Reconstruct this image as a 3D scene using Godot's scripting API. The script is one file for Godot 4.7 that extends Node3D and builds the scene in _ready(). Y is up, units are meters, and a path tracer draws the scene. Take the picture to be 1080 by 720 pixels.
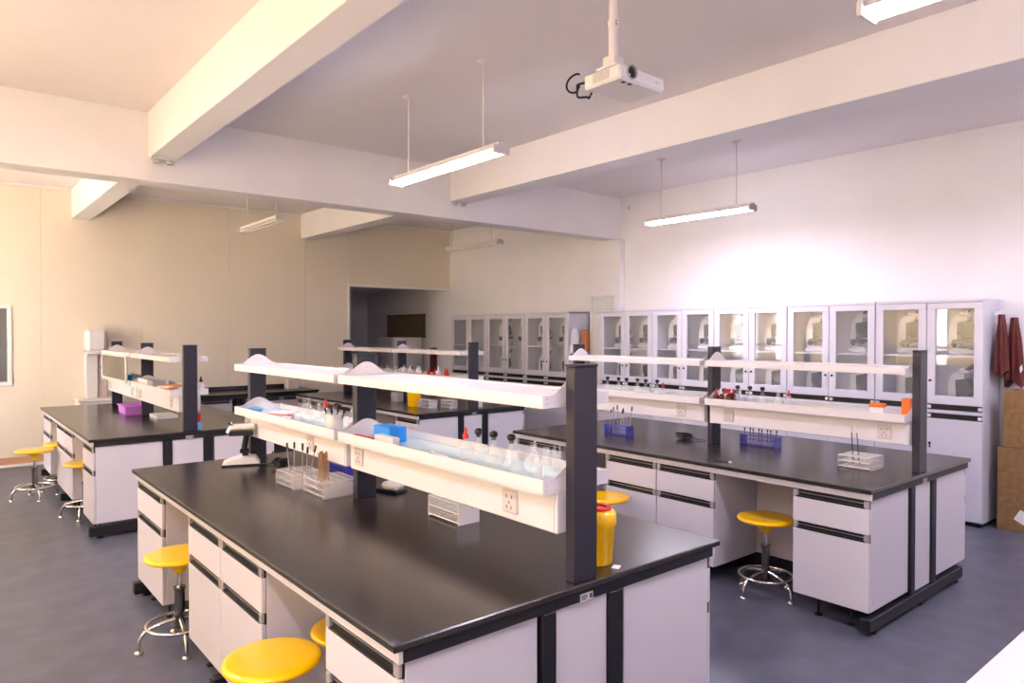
extends Node3D
# A teaching laboratory: four island benches with reagent shelves, tall glazed cabinets along the right wall,
# windows with curtains along the left wall, pendant tube lamps and a projector under a beamed ceiling.

const H_TOP := 0.82
const CEIL := 3.58
const XR := 7.47      # inner face of the cabinet wall
const XL := -1.25     # inner face of the window wall
const ZF := -10.8     # inner face of the far panel wall
const ZB := 1.8       # inner face of the wall behind the camera

var M := {}
var taken := {}
var cache := {}
var rng := RandomNumberGenerator.new()

# ------------------------------------------------------------------ mesh helpers
class Builder:
	var v := PackedVector3Array()
	var n := PackedVector3Array()
	var uv := PackedVector2Array()
	func tri(a: Vector3, b: Vector3, c: Vector3, na: Vector3, nb: Vector3, nc: Vector3) -> void:
		var g := (b - a).cross(c - a)
		if g.length_squared() < 1e-16:
			return
		if g.dot(na + nb + nc) > 0.0:
			v.append_array([a, c, b]); n.append_array([na, nc, nb])
		else:
			v.append_array([a, b, c]); n.append_array([na, nb, nc])
	func quad(a: Vector3, b: Vector3, c: Vector3, d: Vector3, nn: Vector3) -> void:
		tri(a, b, c, nn, nn, nn); tri(a, c, d, nn, nn, nn)
	func box(c: Vector3, s: Vector3, bev := 0.0, basis := Basis()) -> void:
		var h := s / 2.0
		bev = minf(bev, minf(h.x, minf(h.y, h.z)) * 0.98)
		for ax in 3:
			for sg in [-1.0, 1.0]:
				var nn := Vector3(); nn[ax] = sg
				var p := []
				var i := (ax + 1) % 3
				var j := (ax + 2) % 3
				for q in [[-1, -1], [1, -1], [1, 1], [-1, 1]]:
					var w := Vector3(); w[ax] = sg * h[ax]; w[i] = q[0] * (h[i] - bev); w[j] = q[1] * (h[j] - bev)
					p.append(c + basis * w)
				quad(p[0], p[1], p[2], p[3], basis * nn)
		if bev <= 0.0:
			return
		for ax in 3:
			var i := (ax + 1) % 3
			var j := (ax + 2) % 3
			for si in [-1.0, 1.0]:
				for sj in [-1.0, 1.0]:
					var p := []
					for q in [[-1, 0], [1, 0], [1, 1], [-1, 1]]:
						var w := Vector3(); w[ax] = q[0] * (h[ax] - bev)
						w[i] = si * (h[i] if q[1] == 0 else h[i] - bev)
						w[j] = sj * (h[j] - bev if q[1] == 0 else h[j])
						p.append(c + basis * w)
					var nn := Vector3(); nn[i] = si; nn[j] = sj
					quad(p[0], p[1], p[2], p[3], basis * nn.normalized())
		for sx in [-1.0, 1.0]:
			for sy in [-1.0, 1.0]:
				for sz in [-1.0, 1.0]:
					var q := Vector3(sx, sy, sz)
					var a := c + basis * (q * Vector3(h.x, h.y - bev, h.z - bev))
					var b := c + basis * (q * Vector3(h.x - bev, h.y, h.z - bev))
					var d := c + basis * (q * Vector3(h.x - bev, h.y - bev, h.z))
					var nn := (basis * q).normalized()
					tri(a, b, d, nn, nn, nn)
	# profile: (radius, height) points bottom to top, turned round the y axis of xf
	func lathe(profile: Array, seg := 20, xf := Transform3D()) -> void:
		var k := profile.size()
		var sn := []
		for i in k - 1:
			var d: Vector2 = profile[i + 1] - profile[i]
			sn.append(Vector2(d.y, -d.x).normalized())
		for i in k - 1:
			var na: Vector2 = sn[i]
			var nb: Vector2 = sn[i]
			if i > 0 and sn[i - 1].dot(sn[i]) > 0.6: na = (sn[i - 1] + sn[i]).normalized()
			if i < k - 2 and sn[i + 1].dot(sn[i]) > 0.6: nb = (sn[i + 1] + sn[i]).normalized()
			var a: Vector2 = profile[i]
			var b: Vector2 = profile[i + 1]
			for s in seg:
				var t0 := TAU * s / seg
				var t1 := TAU * (s + 1) / seg
				var c0 := Vector3(cos(t0), 0, sin(t0))
				var c1 := Vector3(cos(t1), 0, sin(t1))
				var y := Vector3.UP
				var p := [xf * (c0 * a.x + y * a.y), xf * (c1 * a.x + y * a.y), xf * (c1 * b.x + y * b.y), xf * (c0 * b.x + y * b.y)]
				var m := [(xf.basis * (c0 * na.x + y * na.y)).normalized(), (xf.basis * (c1 * na.x + y * na.y)).normalized(), (xf.basis * (c1 * nb.x + y * nb.y)).normalized(), (xf.basis * (c0 * nb.x + y * nb.y)).normalized()]
				tri(p[0], p[1], p[2], m[0], m[1], m[2]); tri(p[0], p[2], p[3], m[0], m[2], m[3])
	func tube(pts: Array, r: float, seg := 8, closed := false, caps := true) -> void:
		var k := pts.size()
		var rings := []
		var up := Vector3.UP
		for i in k:
			var d: Vector3
			if closed: d = pts[(i + 1) % k] - pts[(i - 1 + k) % k]
			else: d = pts[mini(i + 1, k - 1)] - pts[maxi(i - 1, 0)]
			d = d.normalized()
			if i == 0 and absf(d.dot(up)) > 0.9: up = Vector3.RIGHT
			var x := up.cross(d).normalized()
			var y := d.cross(x).normalized()
			up = y
			var ring := []
			for s in seg:
				var t := TAU * s / seg
				ring.append((x * cos(t) + y * sin(t)))
			rings.append(ring)
		for i in (k if closed else k - 1):
			var j := (i + 1) % k
			for s in seg:
				var u := (s + 1) % seg
				var a: Vector3 = pts[i] + rings[i][s] * r
				var b: Vector3 = pts[i] + rings[i][u] * r
				var c: Vector3 = pts[j] + rings[j][u] * r
				var d: Vector3 = pts[j] + rings[j][s] * r
				tri(a, b, c, rings[i][s], rings[i][u], rings[j][u]); tri(a, c, d, rings[i][s], rings[j][u], rings[j][s])
		if not closed and caps:
			for e in [0, k - 1]:
				var nn: Vector3 = (pts[0] - pts[1]).normalized() if e == 0 else (pts[k - 1] - pts[k - 2]).normalized()
				for s in range(1, seg - 1):
					tri(pts[e] + rings[e][0] * r, pts[e] + rings[e][s] * r, pts[e] + rings[e][s + 1] * r, nn, nn, nn)
	# polygon in the xy plane of xf, pushed out along its z by depth
	func prism(poly: PackedVector2Array, depth: float, xf := Transform3D()) -> void:
		var idx := Geometry2D.triangulate_polygon(poly)
		var nz := (xf.basis * Vector3(0, 0, 1)).normalized()
		for i in range(0, idx.size(), 3):
			var a := poly[idx[i]]
			var b := poly[idx[i + 1]]
			var c := poly[idx[i + 2]]
			tri(xf * Vector3(a.x, a.y, 0), xf * Vector3(b.x, b.y, 0), xf * Vector3(c.x, c.y, 0), -nz, -nz, -nz)
			tri(xf * Vector3(a.x, a.y, depth), xf * Vector3(b.x, b.y, depth), xf * Vector3(c.x, c.y, depth), nz, nz, nz)
		var area := 0.0
		for i in poly.size():
			var a := poly[i]
			var b := poly[(i + 1) % poly.size()]
			area += a.x * b.y - b.x * a.y
		var o := 1.0 if area > 0 else -1.0
		for i in poly.size():
			var a := poly[i]
			var b := poly[(i + 1) % poly.size()]
			var e := b - a
			var nn := (xf.basis * Vector3(e.y * o, -e.x * o, 0)).normalized()
			quad(xf * Vector3(a.x, a.y, 0), xf * Vector3(b.x, b.y, 0), xf * Vector3(b.x, b.y, depth), xf * Vector3(a.x, a.y, depth), nn)
	func mesh() -> ArrayMesh:
		var arr := []
		arr.resize(Mesh.ARRAY_MAX)
		arr[Mesh.ARRAY_VERTEX] = v
		arr[Mesh.ARRAY_NORMAL] = n
		if uv.size() == v.size() and uv.size() > 0: arr[Mesh.ARRAY_TEX_UV] = uv
		var m := ArrayMesh.new()
		m.add_surface_from_arrays(Mesh.PRIMITIVE_TRIANGLES, arr)
		return m

func numbered(called: String) -> String:
	if not taken.has(called):
		taken[called] = 0
		return called
	taken[called] += 1
	return "%s_%03d" % [called, taken[called]]

func thing(called: String, label: String, category: String, at := Vector3.ZERO, group := "", turn := 0.0) -> Node3D:
	var o := Node3D.new()
	o.name = numbered(called)
	add_child(o)
	o.position = at
	o.rotation.y = turn
	o.set_meta("label", label)
	o.set_meta("category", category)
	if group: o.set_meta("group", group)
	return o

func structure(called: String, label := "", category := "") -> Node3D:
	var o := Node3D.new()
	o.name = numbered(called)
	add_child(o)
	o.set_meta("kind", "structure")
	if label: o.set_meta("label", label)
	if category: o.set_meta("category", category)
	return o

func put(called: String, mesh: Mesh, mat: Material, parent: Node, at := Vector3.ZERO, basis := Basis()) -> MeshInstance3D:
	var o := MeshInstance3D.new()
	o.name = called
	o.mesh = mesh
	o.material_override = mat
	o.transform = Transform3D(basis, at)
	parent.add_child(o, true)
	return o

func keep(key: String, make: Callable) -> Mesh:
	if not cache.has(key):
		cache[key] = make.call()
	return cache[key]

func boxmesh(s: Vector3, bev := 0.0) -> Mesh:
	return keep("box %.4f %.4f %.4f %.4f" % [s.x, s.y, s.z, bev], func():
		var b := Builder.new()
		b.box(Vector3.ZERO, s, bev)
		return b.mesh())

func bx(called: String, parent: Node, lo: Vector3, hi: Vector3, mat: Material, bev := 0.0) -> MeshInstance3D:
	return put(called, boxmesh((hi - lo).abs(), bev), mat, parent, (lo + hi) / 2.0)

func lathed(key: String, profile: Array, seg := 20) -> Mesh:
	return keep("lathe " + key, func():
		var b := Builder.new()
		b.lathe(profile, seg)
		return b.mesh())

func P(x: float, y: float) -> Vector2:
	return Vector2(x, y)

# ------------------------------------------------------------------ materials
func noise_tex(freq: float, lo: float, hi: float, sd: int, octaves := 4, size := 512) -> NoiseTexture2D:
	var f := FastNoiseLite.new()
	f.seed = sd
	f.frequency = freq
	f.fractal_octaves = octaves
	var g := Gradient.new()
	g.set_color(0, Color(lo, lo, lo)); g.set_color(1, Color(hi, hi, hi))
	var t := NoiseTexture2D.new()
	t.width = size; t.height = size
	t.seamless = true
	t.noise = f
	t.color_ramp = g
	return t

func mat(called: String, c: Color, rough := 0.6, metal := 0.0, spec := 0.5) -> StandardMaterial3D:
	var m := StandardMaterial3D.new()
	m.resource_name = called
	m.albedo_color = c
	m.roughness = rough
	m.metallic = metal
	m.metallic_specular = spec
	M[called] = m
	return m

func grained(m: StandardMaterial3D, tex: Texture2D, sc: float, rough_tex: Texture2D = null) -> void:
	m.albedo_texture = tex
	m.uv1_triplanar = true
	m.uv1_world_triplanar = true
	m.uv1_scale = Vector3.ONE * sc
	if rough_tex: m.roughness_texture = rough_tex

func make_materials() -> void:
	var soft := noise_tex(0.006, 0.985, 1.0, 3, 4)
	var mottle := noise_tex(0.012, 0.82, 1.0, 7, 5)
	var fine := noise_tex(0.08, 0.9, 1.0, 11, 3)
	var smear := noise_tex(0.01, 0.92, 1.0, 19, 4)
	var satin := noise_tex(0.02, 0.97, 1.0, 23, 3)
	var m := mat("wall_paint", Color(0.96, 0.945, 0.95), 0.75)
	grained(m, soft, 0.5)
	m = mat("ceiling_paint", Color(0.955, 0.925, 0.925), 0.85)
	grained(m, soft, 0.4)
	m = mat("beam_paint", Color(0.955, 0.94, 0.945), 0.8)
	grained(m, soft, 0.4)
	m = mat("panel_wall", Color(0.93, 0.885, 0.81), 0.42)
	grained(m, soft, 0.45)
	m = mat("floor_vinyl", Color(0.385, 0.395, 0.455), 0.40)
	grained(m, mottle, 0.6, smear)
	m = mat("worktop", Color(0.165, 0.143, 0.138), 0.23, 0.0, 0.56)
	grained(m, satin, 0.7)
	mat("black_steel", Color(0.085, 0.08, 0.098), 0.45)
	m = mat("post_grey", Color(0.15, 0.142, 0.19), 0.40)
	m = mat("board", Color(0.82, 0.80, 0.825), 0.42)
	m = mat("board_warm", Color(0.86, 0.80, 0.77), 0.5)
	mat("white_steel", Color(0.88, 0.855, 0.86), 0.38)
	mat("cabinet_steel", Color(0.855, 0.845, 0.885), 0.38)
	mat("dark_channel", Color(0.11, 0.10, 0.10), 0.4)
	mat("aluminium", Color(0.78, 0.77, 0.76), 0.3, 0.85)
	mat("dark_chrome", Color(0.45, 0.44, 0.44), 0.2, 0.9)
	mat("chrome", Color(0.86, 0.85, 0.84), 0.08, 1.0)
	m = mat("yellow_plastic", Color(1.0, 0.775, 0.0), 0.28)
	m.clearcoat_enabled = true; m.clearcoat = 0.4; m.clearcoat_roughness = 0.15
	mat("red_plastic", Color(0.80, 0.10, 0.08), 0.4)
	mat("blue_plastic", Color(0.12, 0.55, 0.90), 0.4)
	mat("pale_blue", Color(0.45, 0.72, 0.95), 0.4)
	mat("teal_plastic", Color(0.15, 0.68, 0.68), 0.4)
	m = mat("violet_blue", Color(0.27, 0.28, 0.78, 0.62), 0.1)
	m.transparency = BaseMaterial3D.TRANSPARENCY_ALPHA
	mat("lilac_plastic", Color(0.80, 0.50, 0.86), 0.4)
	mat("orange_plastic", Color(0.93, 0.45, 0.10), 0.45)
	mat("amber_glass", Color(0.36, 0.13, 0.05), 0.12)
	mat("black_rubber", Color(0.05, 0.05, 0.055), 0.45)
	mat("black_plastic", Color(0.06, 0.06, 0.065), 0.35)
	mat("white_plastic", Color(0.89, 0.875, 0.87), 0.35)
	mat("grey_plastic", Color(0.62, 0.60, 0.60), 0.4)
	mat("paper", Color(0.95, 0.94, 0.93), 0.8)
	mat("sticker_grey", Color(0.76, 0.75, 0.74), 0.5)
	mat("socket_plate", Color(0.80, 0.76, 0.76), 0.4)
	mat("socket_hole", Color(0.42, 0.38, 0.38), 0.6)
	mat("print_dark", Color(0.25, 0.25, 0.27), 0.6)
	mat("wood_stick", Color(0.62, 0.47, 0.30), 0.7)
	m = mat("cardboard", Color(0.60, 0.46, 0.29), 0.85)
	grained(m, mottle, 2.0)
	mat("cardboard_tape", Color(0.66, 0.50, 0.32), 0.3)
	m = mat("maroon_cloth", Color(0.36, 0.085, 0.055), 0.6)
	m.rim_enabled = true; m.rim = 0.3; m.rim_tint = 0.6
	m = mat("orange_cloth", Color(0.86, 0.55, 0.36), 0.7)
	m = mat("white_cloth", Color(0.92, 0.91, 0.93), 0.8)
	m = mat("curtain_cloth", Color(0.91, 0.86, 0.69), 0.85)
	m.backlight_enabled = true; m.backlight = Color(1.0, 0.95, 0.84)
	grained(m, fine, 3.0)
	m = mat("reflection_tan", Color(0.80, 0.60, 0.46), 0.5)  # tone of a shaded reflection, put into the colour
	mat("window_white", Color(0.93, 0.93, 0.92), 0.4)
	mat("dark_board", Color(0.46, 0.41, 0.27), 0.5)
	m = mat("tray_glass", Color(0.76, 0.85, 0.85), 0.08)
	m = mat("glass", Color(0.95, 0.98, 0.98, 0.07), 0.03)
	m.transparency = BaseMaterial3D.TRANSPARENCY_ALPHA
	m = mat("clear_glassware", Color(0.90, 0.93, 0.93, 0.15), 0.03)
	m.transparency = BaseMaterial3D.TRANSPARENCY_ALPHA
	m = mat("acrylic", Color(0.95, 0.93, 0.93, 0.28), 0.08)
	m.transparency = BaseMaterial3D.TRANSPARENCY_ALPHA
	m = mat("smoked", Color(0.20, 0.17, 0.08, 0.82), 0.05)
	m.transparency = BaseMaterial3D.TRANSPARENCY_ALPHA
	m = mat("lens_glass", Color(0.06, 0.07, 0.09), 0.05)
	m = mat("tube_light", Color(1, 1, 1), 0.3)
	m.emission_enabled = true; m.emission = Color(0.95, 0.93, 1.0); m.emission_energy_multiplier = 46.0
	m = mat("tube_off", Color(0.92, 0.90, 0.86), 0.25)

# ------------------------------------------------------------------ setting
func build_room() -> void:
	var fl := structure("floor", "blue-grey vinyl floor", "floor")
	bx("vinyl", fl, Vector3(XL - 0.2, -0.12, -14.2), Vector3(XR + 0.2, 0, ZB + 0.2), M.floor_vinyl)
	var ce := structure("ceiling", "white plaster ceiling between the beams", "ceiling")
	bx("slab", ce, Vector3(XL - 0.25, CEIL, ZF - 0.12), Vector3(XR + 0.25, CEIL + 0.2, ZB + 0.25), M.ceiling_paint)
	for b in [[1.455, 1.665], [4.59, 4.83]]:
		var bm := structure("ceiling_beam", "white beam running along the room under the ceiling", "beam")
		bx("beam_near", bm, Vector3(b[0], 3.19, -6.62), Vector3(b[1], CEIL, ZB), M.beam_paint, 0.004)
		bx("beam_far", bm, Vector3(b[0], 3.19, ZF), Vector3(b[1], CEIL, -6.87), M.beam_paint, 0.004)
	var cb := structure("ceiling_beam", "deep white beam crossing the room above the benches", "beam")
	bx("cross_beam", cb, Vector3(XL, 2.995, -6.87), Vector3(XR, CEIL, -6.62), M.beam_paint, 0.004)
	# cabinet wall, with the pier under the cross beam
	var wr := structure("wall_right", "white plastered wall behind the tall cabinets", "wall")
	bx("plaster", wr, Vector3(XR, 0, -14.2), Vector3(XR + 0.2, CEIL, ZB + 0.2), M.wall_paint)
	bx("pier", wr, Vector3(XR - 0.10, 0, -6.92), Vector3(XR, 2.995, -6.53), M.wall_paint, 0.004)
	var wb := structure("wall_back", "white wall behind the viewer", "wall")
	bx("plaster", wb, Vector3(XL - 0.2, 0, ZB), Vector3(XR + 0.2, CEIL, ZB + 0.2), M.wall_paint)
	# far wall of upright panels with the dark window and the alcove opening
	var wf := structure("wall_far", "cream panel wall at the far end", "wall")
	var seams := [XL, -0.07, 1.11, 2.29, 3.47, 4.65, 5.42]
	for i in seams.size() - 1:
		var a: float = seams[i] + 0.0008
		var b: float = seams[i + 1] - 0.0008
		if a < 0.8:
			# the window takes x -0.9 .. 0.80, y 1.03 .. 2.04
			if i == 0:
				bx("panel", wf, Vector3(a, 0, ZF - 0.1), Vector3(-0.9, CEIL, ZF), M.panel_wall, 0.003)
				bx("panel", wf, Vector3(-0.9, 0, ZF - 0.1), Vector3(b, 1.03, ZF), M.panel_wall)
				bx("panel", wf, Vector3(-0.9, 2.04, ZF - 0.1), Vector3(b, CEIL, ZF), M.panel_wall)
			else:
				bx("panel", wf, Vector3(0.80, 0, ZF - 0.1), Vector3(b, CEIL, ZF), M.panel_wall)
				bx("panel", wf, Vector3(a, 0, ZF - 0.1), Vector3(0.80, 1.03, ZF), M.panel_wall)
				bx("panel", wf, Vector3(a, 2.04, ZF - 0.1), Vector3(0.80, CEIL, ZF), M.panel_wall)
		else:
			bx("panel", wf, Vector3(a, 0, ZF - 0.1), Vector3(b, CEIL, ZF), M.panel_wall, 0.003)
	bx("lintel_panel", wf, Vector3(5.4215, 2.50, ZF - 0.1), Vector3(XR, CEIL, ZF), M.panel_wall)
	bx("panel_backing", wf, Vector3(XL, 2.1, ZF - 0.12), Vector3(5.4, CEIL, ZF - 0.1), M.panel_wall)
	var tr := structure("trim_1", "pale metal trim round the alcove opening", "trim")
	bx("jamb", tr, Vector3(5.395, 0, ZF - 0.12), Vector3(5.435, 2.52, ZF + 0.012), M.window_white, 0.004)
	bx("head", tr, Vector3(5.435, 2.465, ZF - 0.12), Vector3(XR - 0.001, 2.505, ZF + 0.012), M.window_white, 0.004)
	tr = structure("trim_2", "ceiling edge trim along the far wall", "trim")
	bx("cornice", tr, Vector3(XL, CEIL - 0.035, ZF), Vector3(XR, CEIL, ZF + 0.03), M.beam_paint, 0.006)
	var sk := structure("baseboard_far", "skirting with painted tan reflection and white glint along the far wall", "skirting")
	bx("tan_reflection", sk, Vector3(XL, 0.035, ZF), Vector3(5.39, 0.125, ZF + 0.012), M.reflection_tan, 0.003)  # warm reflection low on the wall, painted as a tan strip
	bx("glint_foot", sk, Vector3(XL, 0, ZF), Vector3(5.39, 0.035, ZF + 0.03), M.window_white, 0.006)  # white colour stands for light caught by the coved skirting
	var w := structure("window_1", "dark window in a white frame in the far wall", "window")
	var fr := [[Vector3(-0.9, 1.03, 0), Vector3(0.80, 1.075, 0)], [Vector3(-0.9, 1.995, 0), Vector3(0.80, 2.04, 0)], [Vector3(0.755, 1.075, 0), Vector3(0.80, 1.995, 0)], [Vector3(-0.9, 1.075, 0), Vector3(-0.855, 1.995, 0)]]
	for f in fr:
		bx("frame", w, f[0] + Vector3(0, 0, ZF - 0.08), f[1] + Vector3(0, 0, ZF + 0.02), M.window_white, 0.004)
	bx("pane", w, Vector3(-0.86, 1.07, ZF - 0.05), Vector3(0.76, 2.0, ZF - 0.044), M.glass)
	# the unlit room on the other side of that window, closed all round
	var un := structure("wall_beyond", "walls of the unlit room behind the far window", "wall")
	bx("room_floor", un, Vector3(-4.4, -0.12, -17.2), Vector3(4.7, 0.0, -14.2), M.floor_vinyl)
	bx("room_floor", un, Vector3(-4.4, -0.12, -14.2), Vector3(XL - 0.2, 0.0, ZF - 0.1), M.floor_vinyl)
	bx("room_ceiling", un, Vector3(-4.4, 3.0, -17.2), Vector3(4.7, 3.2, ZF - 0.12), M.ceiling_paint)
	bx("back", un, Vector3(-4.4, 0, -17.4), Vector3(4.9, 3.2, -17.2), M.wall_paint)
	bx("side", un, Vector3(-4.6, 0, -17.4), Vector3(-4.4, 3.2, ZF - 0.1), M.wall_paint)
	bx("side", un, Vector3(4.7, 0, -17.4), Vector3(4.9, 3.2, -14.2), M.wall_paint)
	bx("side", un, Vector3(4.7, 2.75, -14.2), Vector3(4.9, 3.2, ZF - 0.12), M.wall_paint)
	bx("return", un, Vector3(-4.6, 0, ZF - 0.1), Vector3(XL - 0.22, 3.2, ZF + 0.05), M.wall_paint)
	# alcove beyond the opening
	var al := structure("wall_alcove", "walls of the unlit alcove", "wall")
	bx("side", al, Vector3(4.7, 0, -14.2), Vector3(4.9, 2.75, ZF - 0.1), M.wall_paint)
	bx("side", al, Vector3(4.9, 0, -14.4), Vector3(XR, 2.75, -14.0), M.wall_paint)
	bx("soffit", al, Vector3(4.7, 2.55, -14.2), Vector3(XR, 2.75, ZF - 0.1), M.wall_paint)
	bx("pier", al, Vector3(6.3, 0, -14.0), Vector3(6.55, 2.55, -13.6), M.wall_paint)
	# window wall
	var wl := structure("wall_left", "white wall with three tall windows", "wall")
	var bays := [[-10.35, -7.25], [-6.25, -3.55], [-3.05, -0.35]]
	bx("apron_wall", wl, Vector3(XL - 0.22, 0, ZF - 0.1), Vector3(XL, 0.85, ZB), M.wall_paint)
	bx("head_wall", wl, Vector3(XL - 0.22, 3.05, ZF - 0.1), Vector3(XL, CEIL, ZB), M.wall_paint)
	var edges := [ZF - 0.1]
	for b in bays: edges.append_array(b)
	edges.append(ZB)
	for i in range(0, edges.size(), 2):
		bx("pier", wl, Vector3(XL - 0.22, 0.85, edges[i]), Vector3(XL, 3.05, edges[i + 1]), M.wall_paint)
	for i in bays.size():
		var z0: float = bays[i][0]
		var z1: float = bays[i][1]
		var wi := structure("window_%d" % (i + 2), "tall white framed window behind curtains", "window")
		var x := XL - 0.12
		for e in [[0.85, 0.91], [2.25, 2.30], [2.99, 3.05]]:
			bx("frame", wi, Vector3(x - 0.03, e[0], z0), Vector3(x + 0.03, e[1], z1), M.window_white)
		for k in 4:
			var zz := lerpf(z0 + 0.03, z1 - 0.03, k / 3.0)
			bx("mullion", wi, Vector3(x - 0.03, 0.91, zz - 0.03), Vector3(x + 0.03, 2.99, zz + 0.03), M.window_white)
		for k in 3:
			bx("pane", wi, Vector3(x - 0.003, 0.91, lerpf(z0, z1, k / 3.0) + 0.04), Vector3(x + 0.003, 2.99, lerpf(z0, z1, (k + 1) / 3.0) - 0.04), M.glass)
		bx("window_sill", wi, Vector3(XL - 0.08, 0.82, z0 - 0.03), Vector3(XL + 0.06, 0.85, z1 + 0.03), M.window_white, 0.005)

func curtain(z0: float, z1: float, label: String, sd: int) -> void:
	var t := thing("curtain", label, "curtain", Vector3(XL + 0.15, 0, (z0 + z1) / 2.0), "yellow curtains along the window wall")
	var b := Builder.new()
	var w := z1 - z0
	var folds := int(w / 0.11)
	var steps := folds * 8
	var rr := RandomNumberGenerator.new()
	rr.seed = sd
	var amp := []
	for i in folds + 2: amp.append(rr.randf_range(0.035, 0.085))
	var rows := [0.42, 1.2, 2.2, 3.12, 3.2]
	var g := []
	for r in rows.size():
		var line := []
		for s in steps + 1:
			var u := float(s) / steps
			var ph := u * folds * TAU
			var a: float = amp[int(u * folds)] * (0.55 if r >= 3 else 1.0)
			line.append(Vector3(sin(ph + 0.25 * sin(r * 1.3 + u * 9.0)) * a, rows[r], (u - 0.5) * w + 0.012 * sin(ph * 0.5 + r)))
		g.append(line)
	for r in rows.size() - 1:
		for s in steps:
			var q := [g[r][s], g[r][s + 1], g[r + 1][s + 1], g[r + 1][s]]
			var nn: Vector3 = (q[1] - q[0]).cross(q[3] - q[0]).normalized()
			b.quad(q[0], q[1], q[2], q[3], nn)
	put("cloth", b.mesh(), M.curtain_cloth, t)

func build_windows_dressing() -> void:
	curtain(-10.42, -9.7, "yellow curtain drawn aside beside the far panel wall", 1)
	curtain(-9.05, -8.6, "yellow curtain hanging in the middle of the farthest window", 7)
	curtain(-8.25, -7.15, "yellow curtain at the near side of the farthest window", 2)
	curtain(-6.40, -5.35, "yellow curtain at the far side of the middle window", 3)
	curtain(-5.05, -3.42, "yellow curtain at the near side of the middle window", 4)
	curtain(-3.2, -1.8, "yellow curtain at the far side of the nearest window", 5)
	curtain(-1.5, -0.2, "yellow curtain at the near side of the nearest window", 6)
	var r := thing("curtain_rail", "white curtain rail along the window wall above the curtains", "curtain rail", Vector3(XL, 3.2, -5.25))
	var b := Builder.new()
	b.tube([Vector3(0.13, 0.035, -5.3), Vector3(0.13, 0.035, 5.3)], 0.014, 8)
	put("pole", b.mesh(), M.white_steel, r)
	for z in [-5.1, -1.3, 1.9, 5.1]:
		bx("bracket", r, Vector3(0.0, 0.01, z - 0.02), Vector3(0.145, 0.03, z + 0.02), M.white_steel)

# ------------------------------------------------------------------ benches
# c: { cx, posts: [near, middle, far], word }
func bench_cabinet(at: Vector3, w: float, turn: float, label: String, group: String, depth := 0.54) -> void:
	var t := thing("bench_cabinet", label, "cabinet", at, group, turn)
	var hz := w / 2.0
	bx("body", t, Vector3(0.022, 0.12, -hz), Vector3(depth, 0.7562, hz), M.board, 0.002)
	var rows := [["drawer", 0.56, 0.705, 0.756], ["door", 0.12, 0.515, 0.56]]
	for r in rows:
		var f := bx(r[0], t, Vector3(0, r[1], -hz + 0.002), Vector3(0.02, r[2], hz - 0.002), M.board, 0.003)
		var hgt: float = r[3] - r[2]
		var cy: float = (r[2] + r[3]) / 2.0
		var off := f.position
		put("handle_channel", boxmesh(Vector3(0.008, hgt, w - 0.004)), M.dark_channel, f, Vector3(0.016, cy, 0) - off)
		put("handle_lip", boxmesh(Vector3(0.014, 0.010, w - 0.05)), M.dark_channel, f, Vector3(0.006, r[2] + 0.006, 0) - off)
		put("handle_trim", boxmesh(Vector3(0.006, 0.004, w - 0.05)), M.aluminium, f, Vector3(0.012, cy + 0.004, 0) - off)
		for s in [-1.0, 1.0]:
			put("end_clip", boxmesh(Vector3(0.02, hgt - 0.006, 0.03), 0.003), M.grey_plastic if hgt > 0.05 else M.grey_plastic, f, Vector3(0.009, cy, s * (hz - 0.018)) - off)
	for sx in [0.07, depth - 0.06]:
		for s in [-1.0, 1.0]:
			put("leveling_foot", lathed("foot", [P(0, 0), P(0.022, 0), P(0.022, 0.008), P(0.008, 0.014), P(0.006, 0.12)], 10), M.black_steel, t, Vector3(sx, 0, s * (hz - 0.13)))

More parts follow.
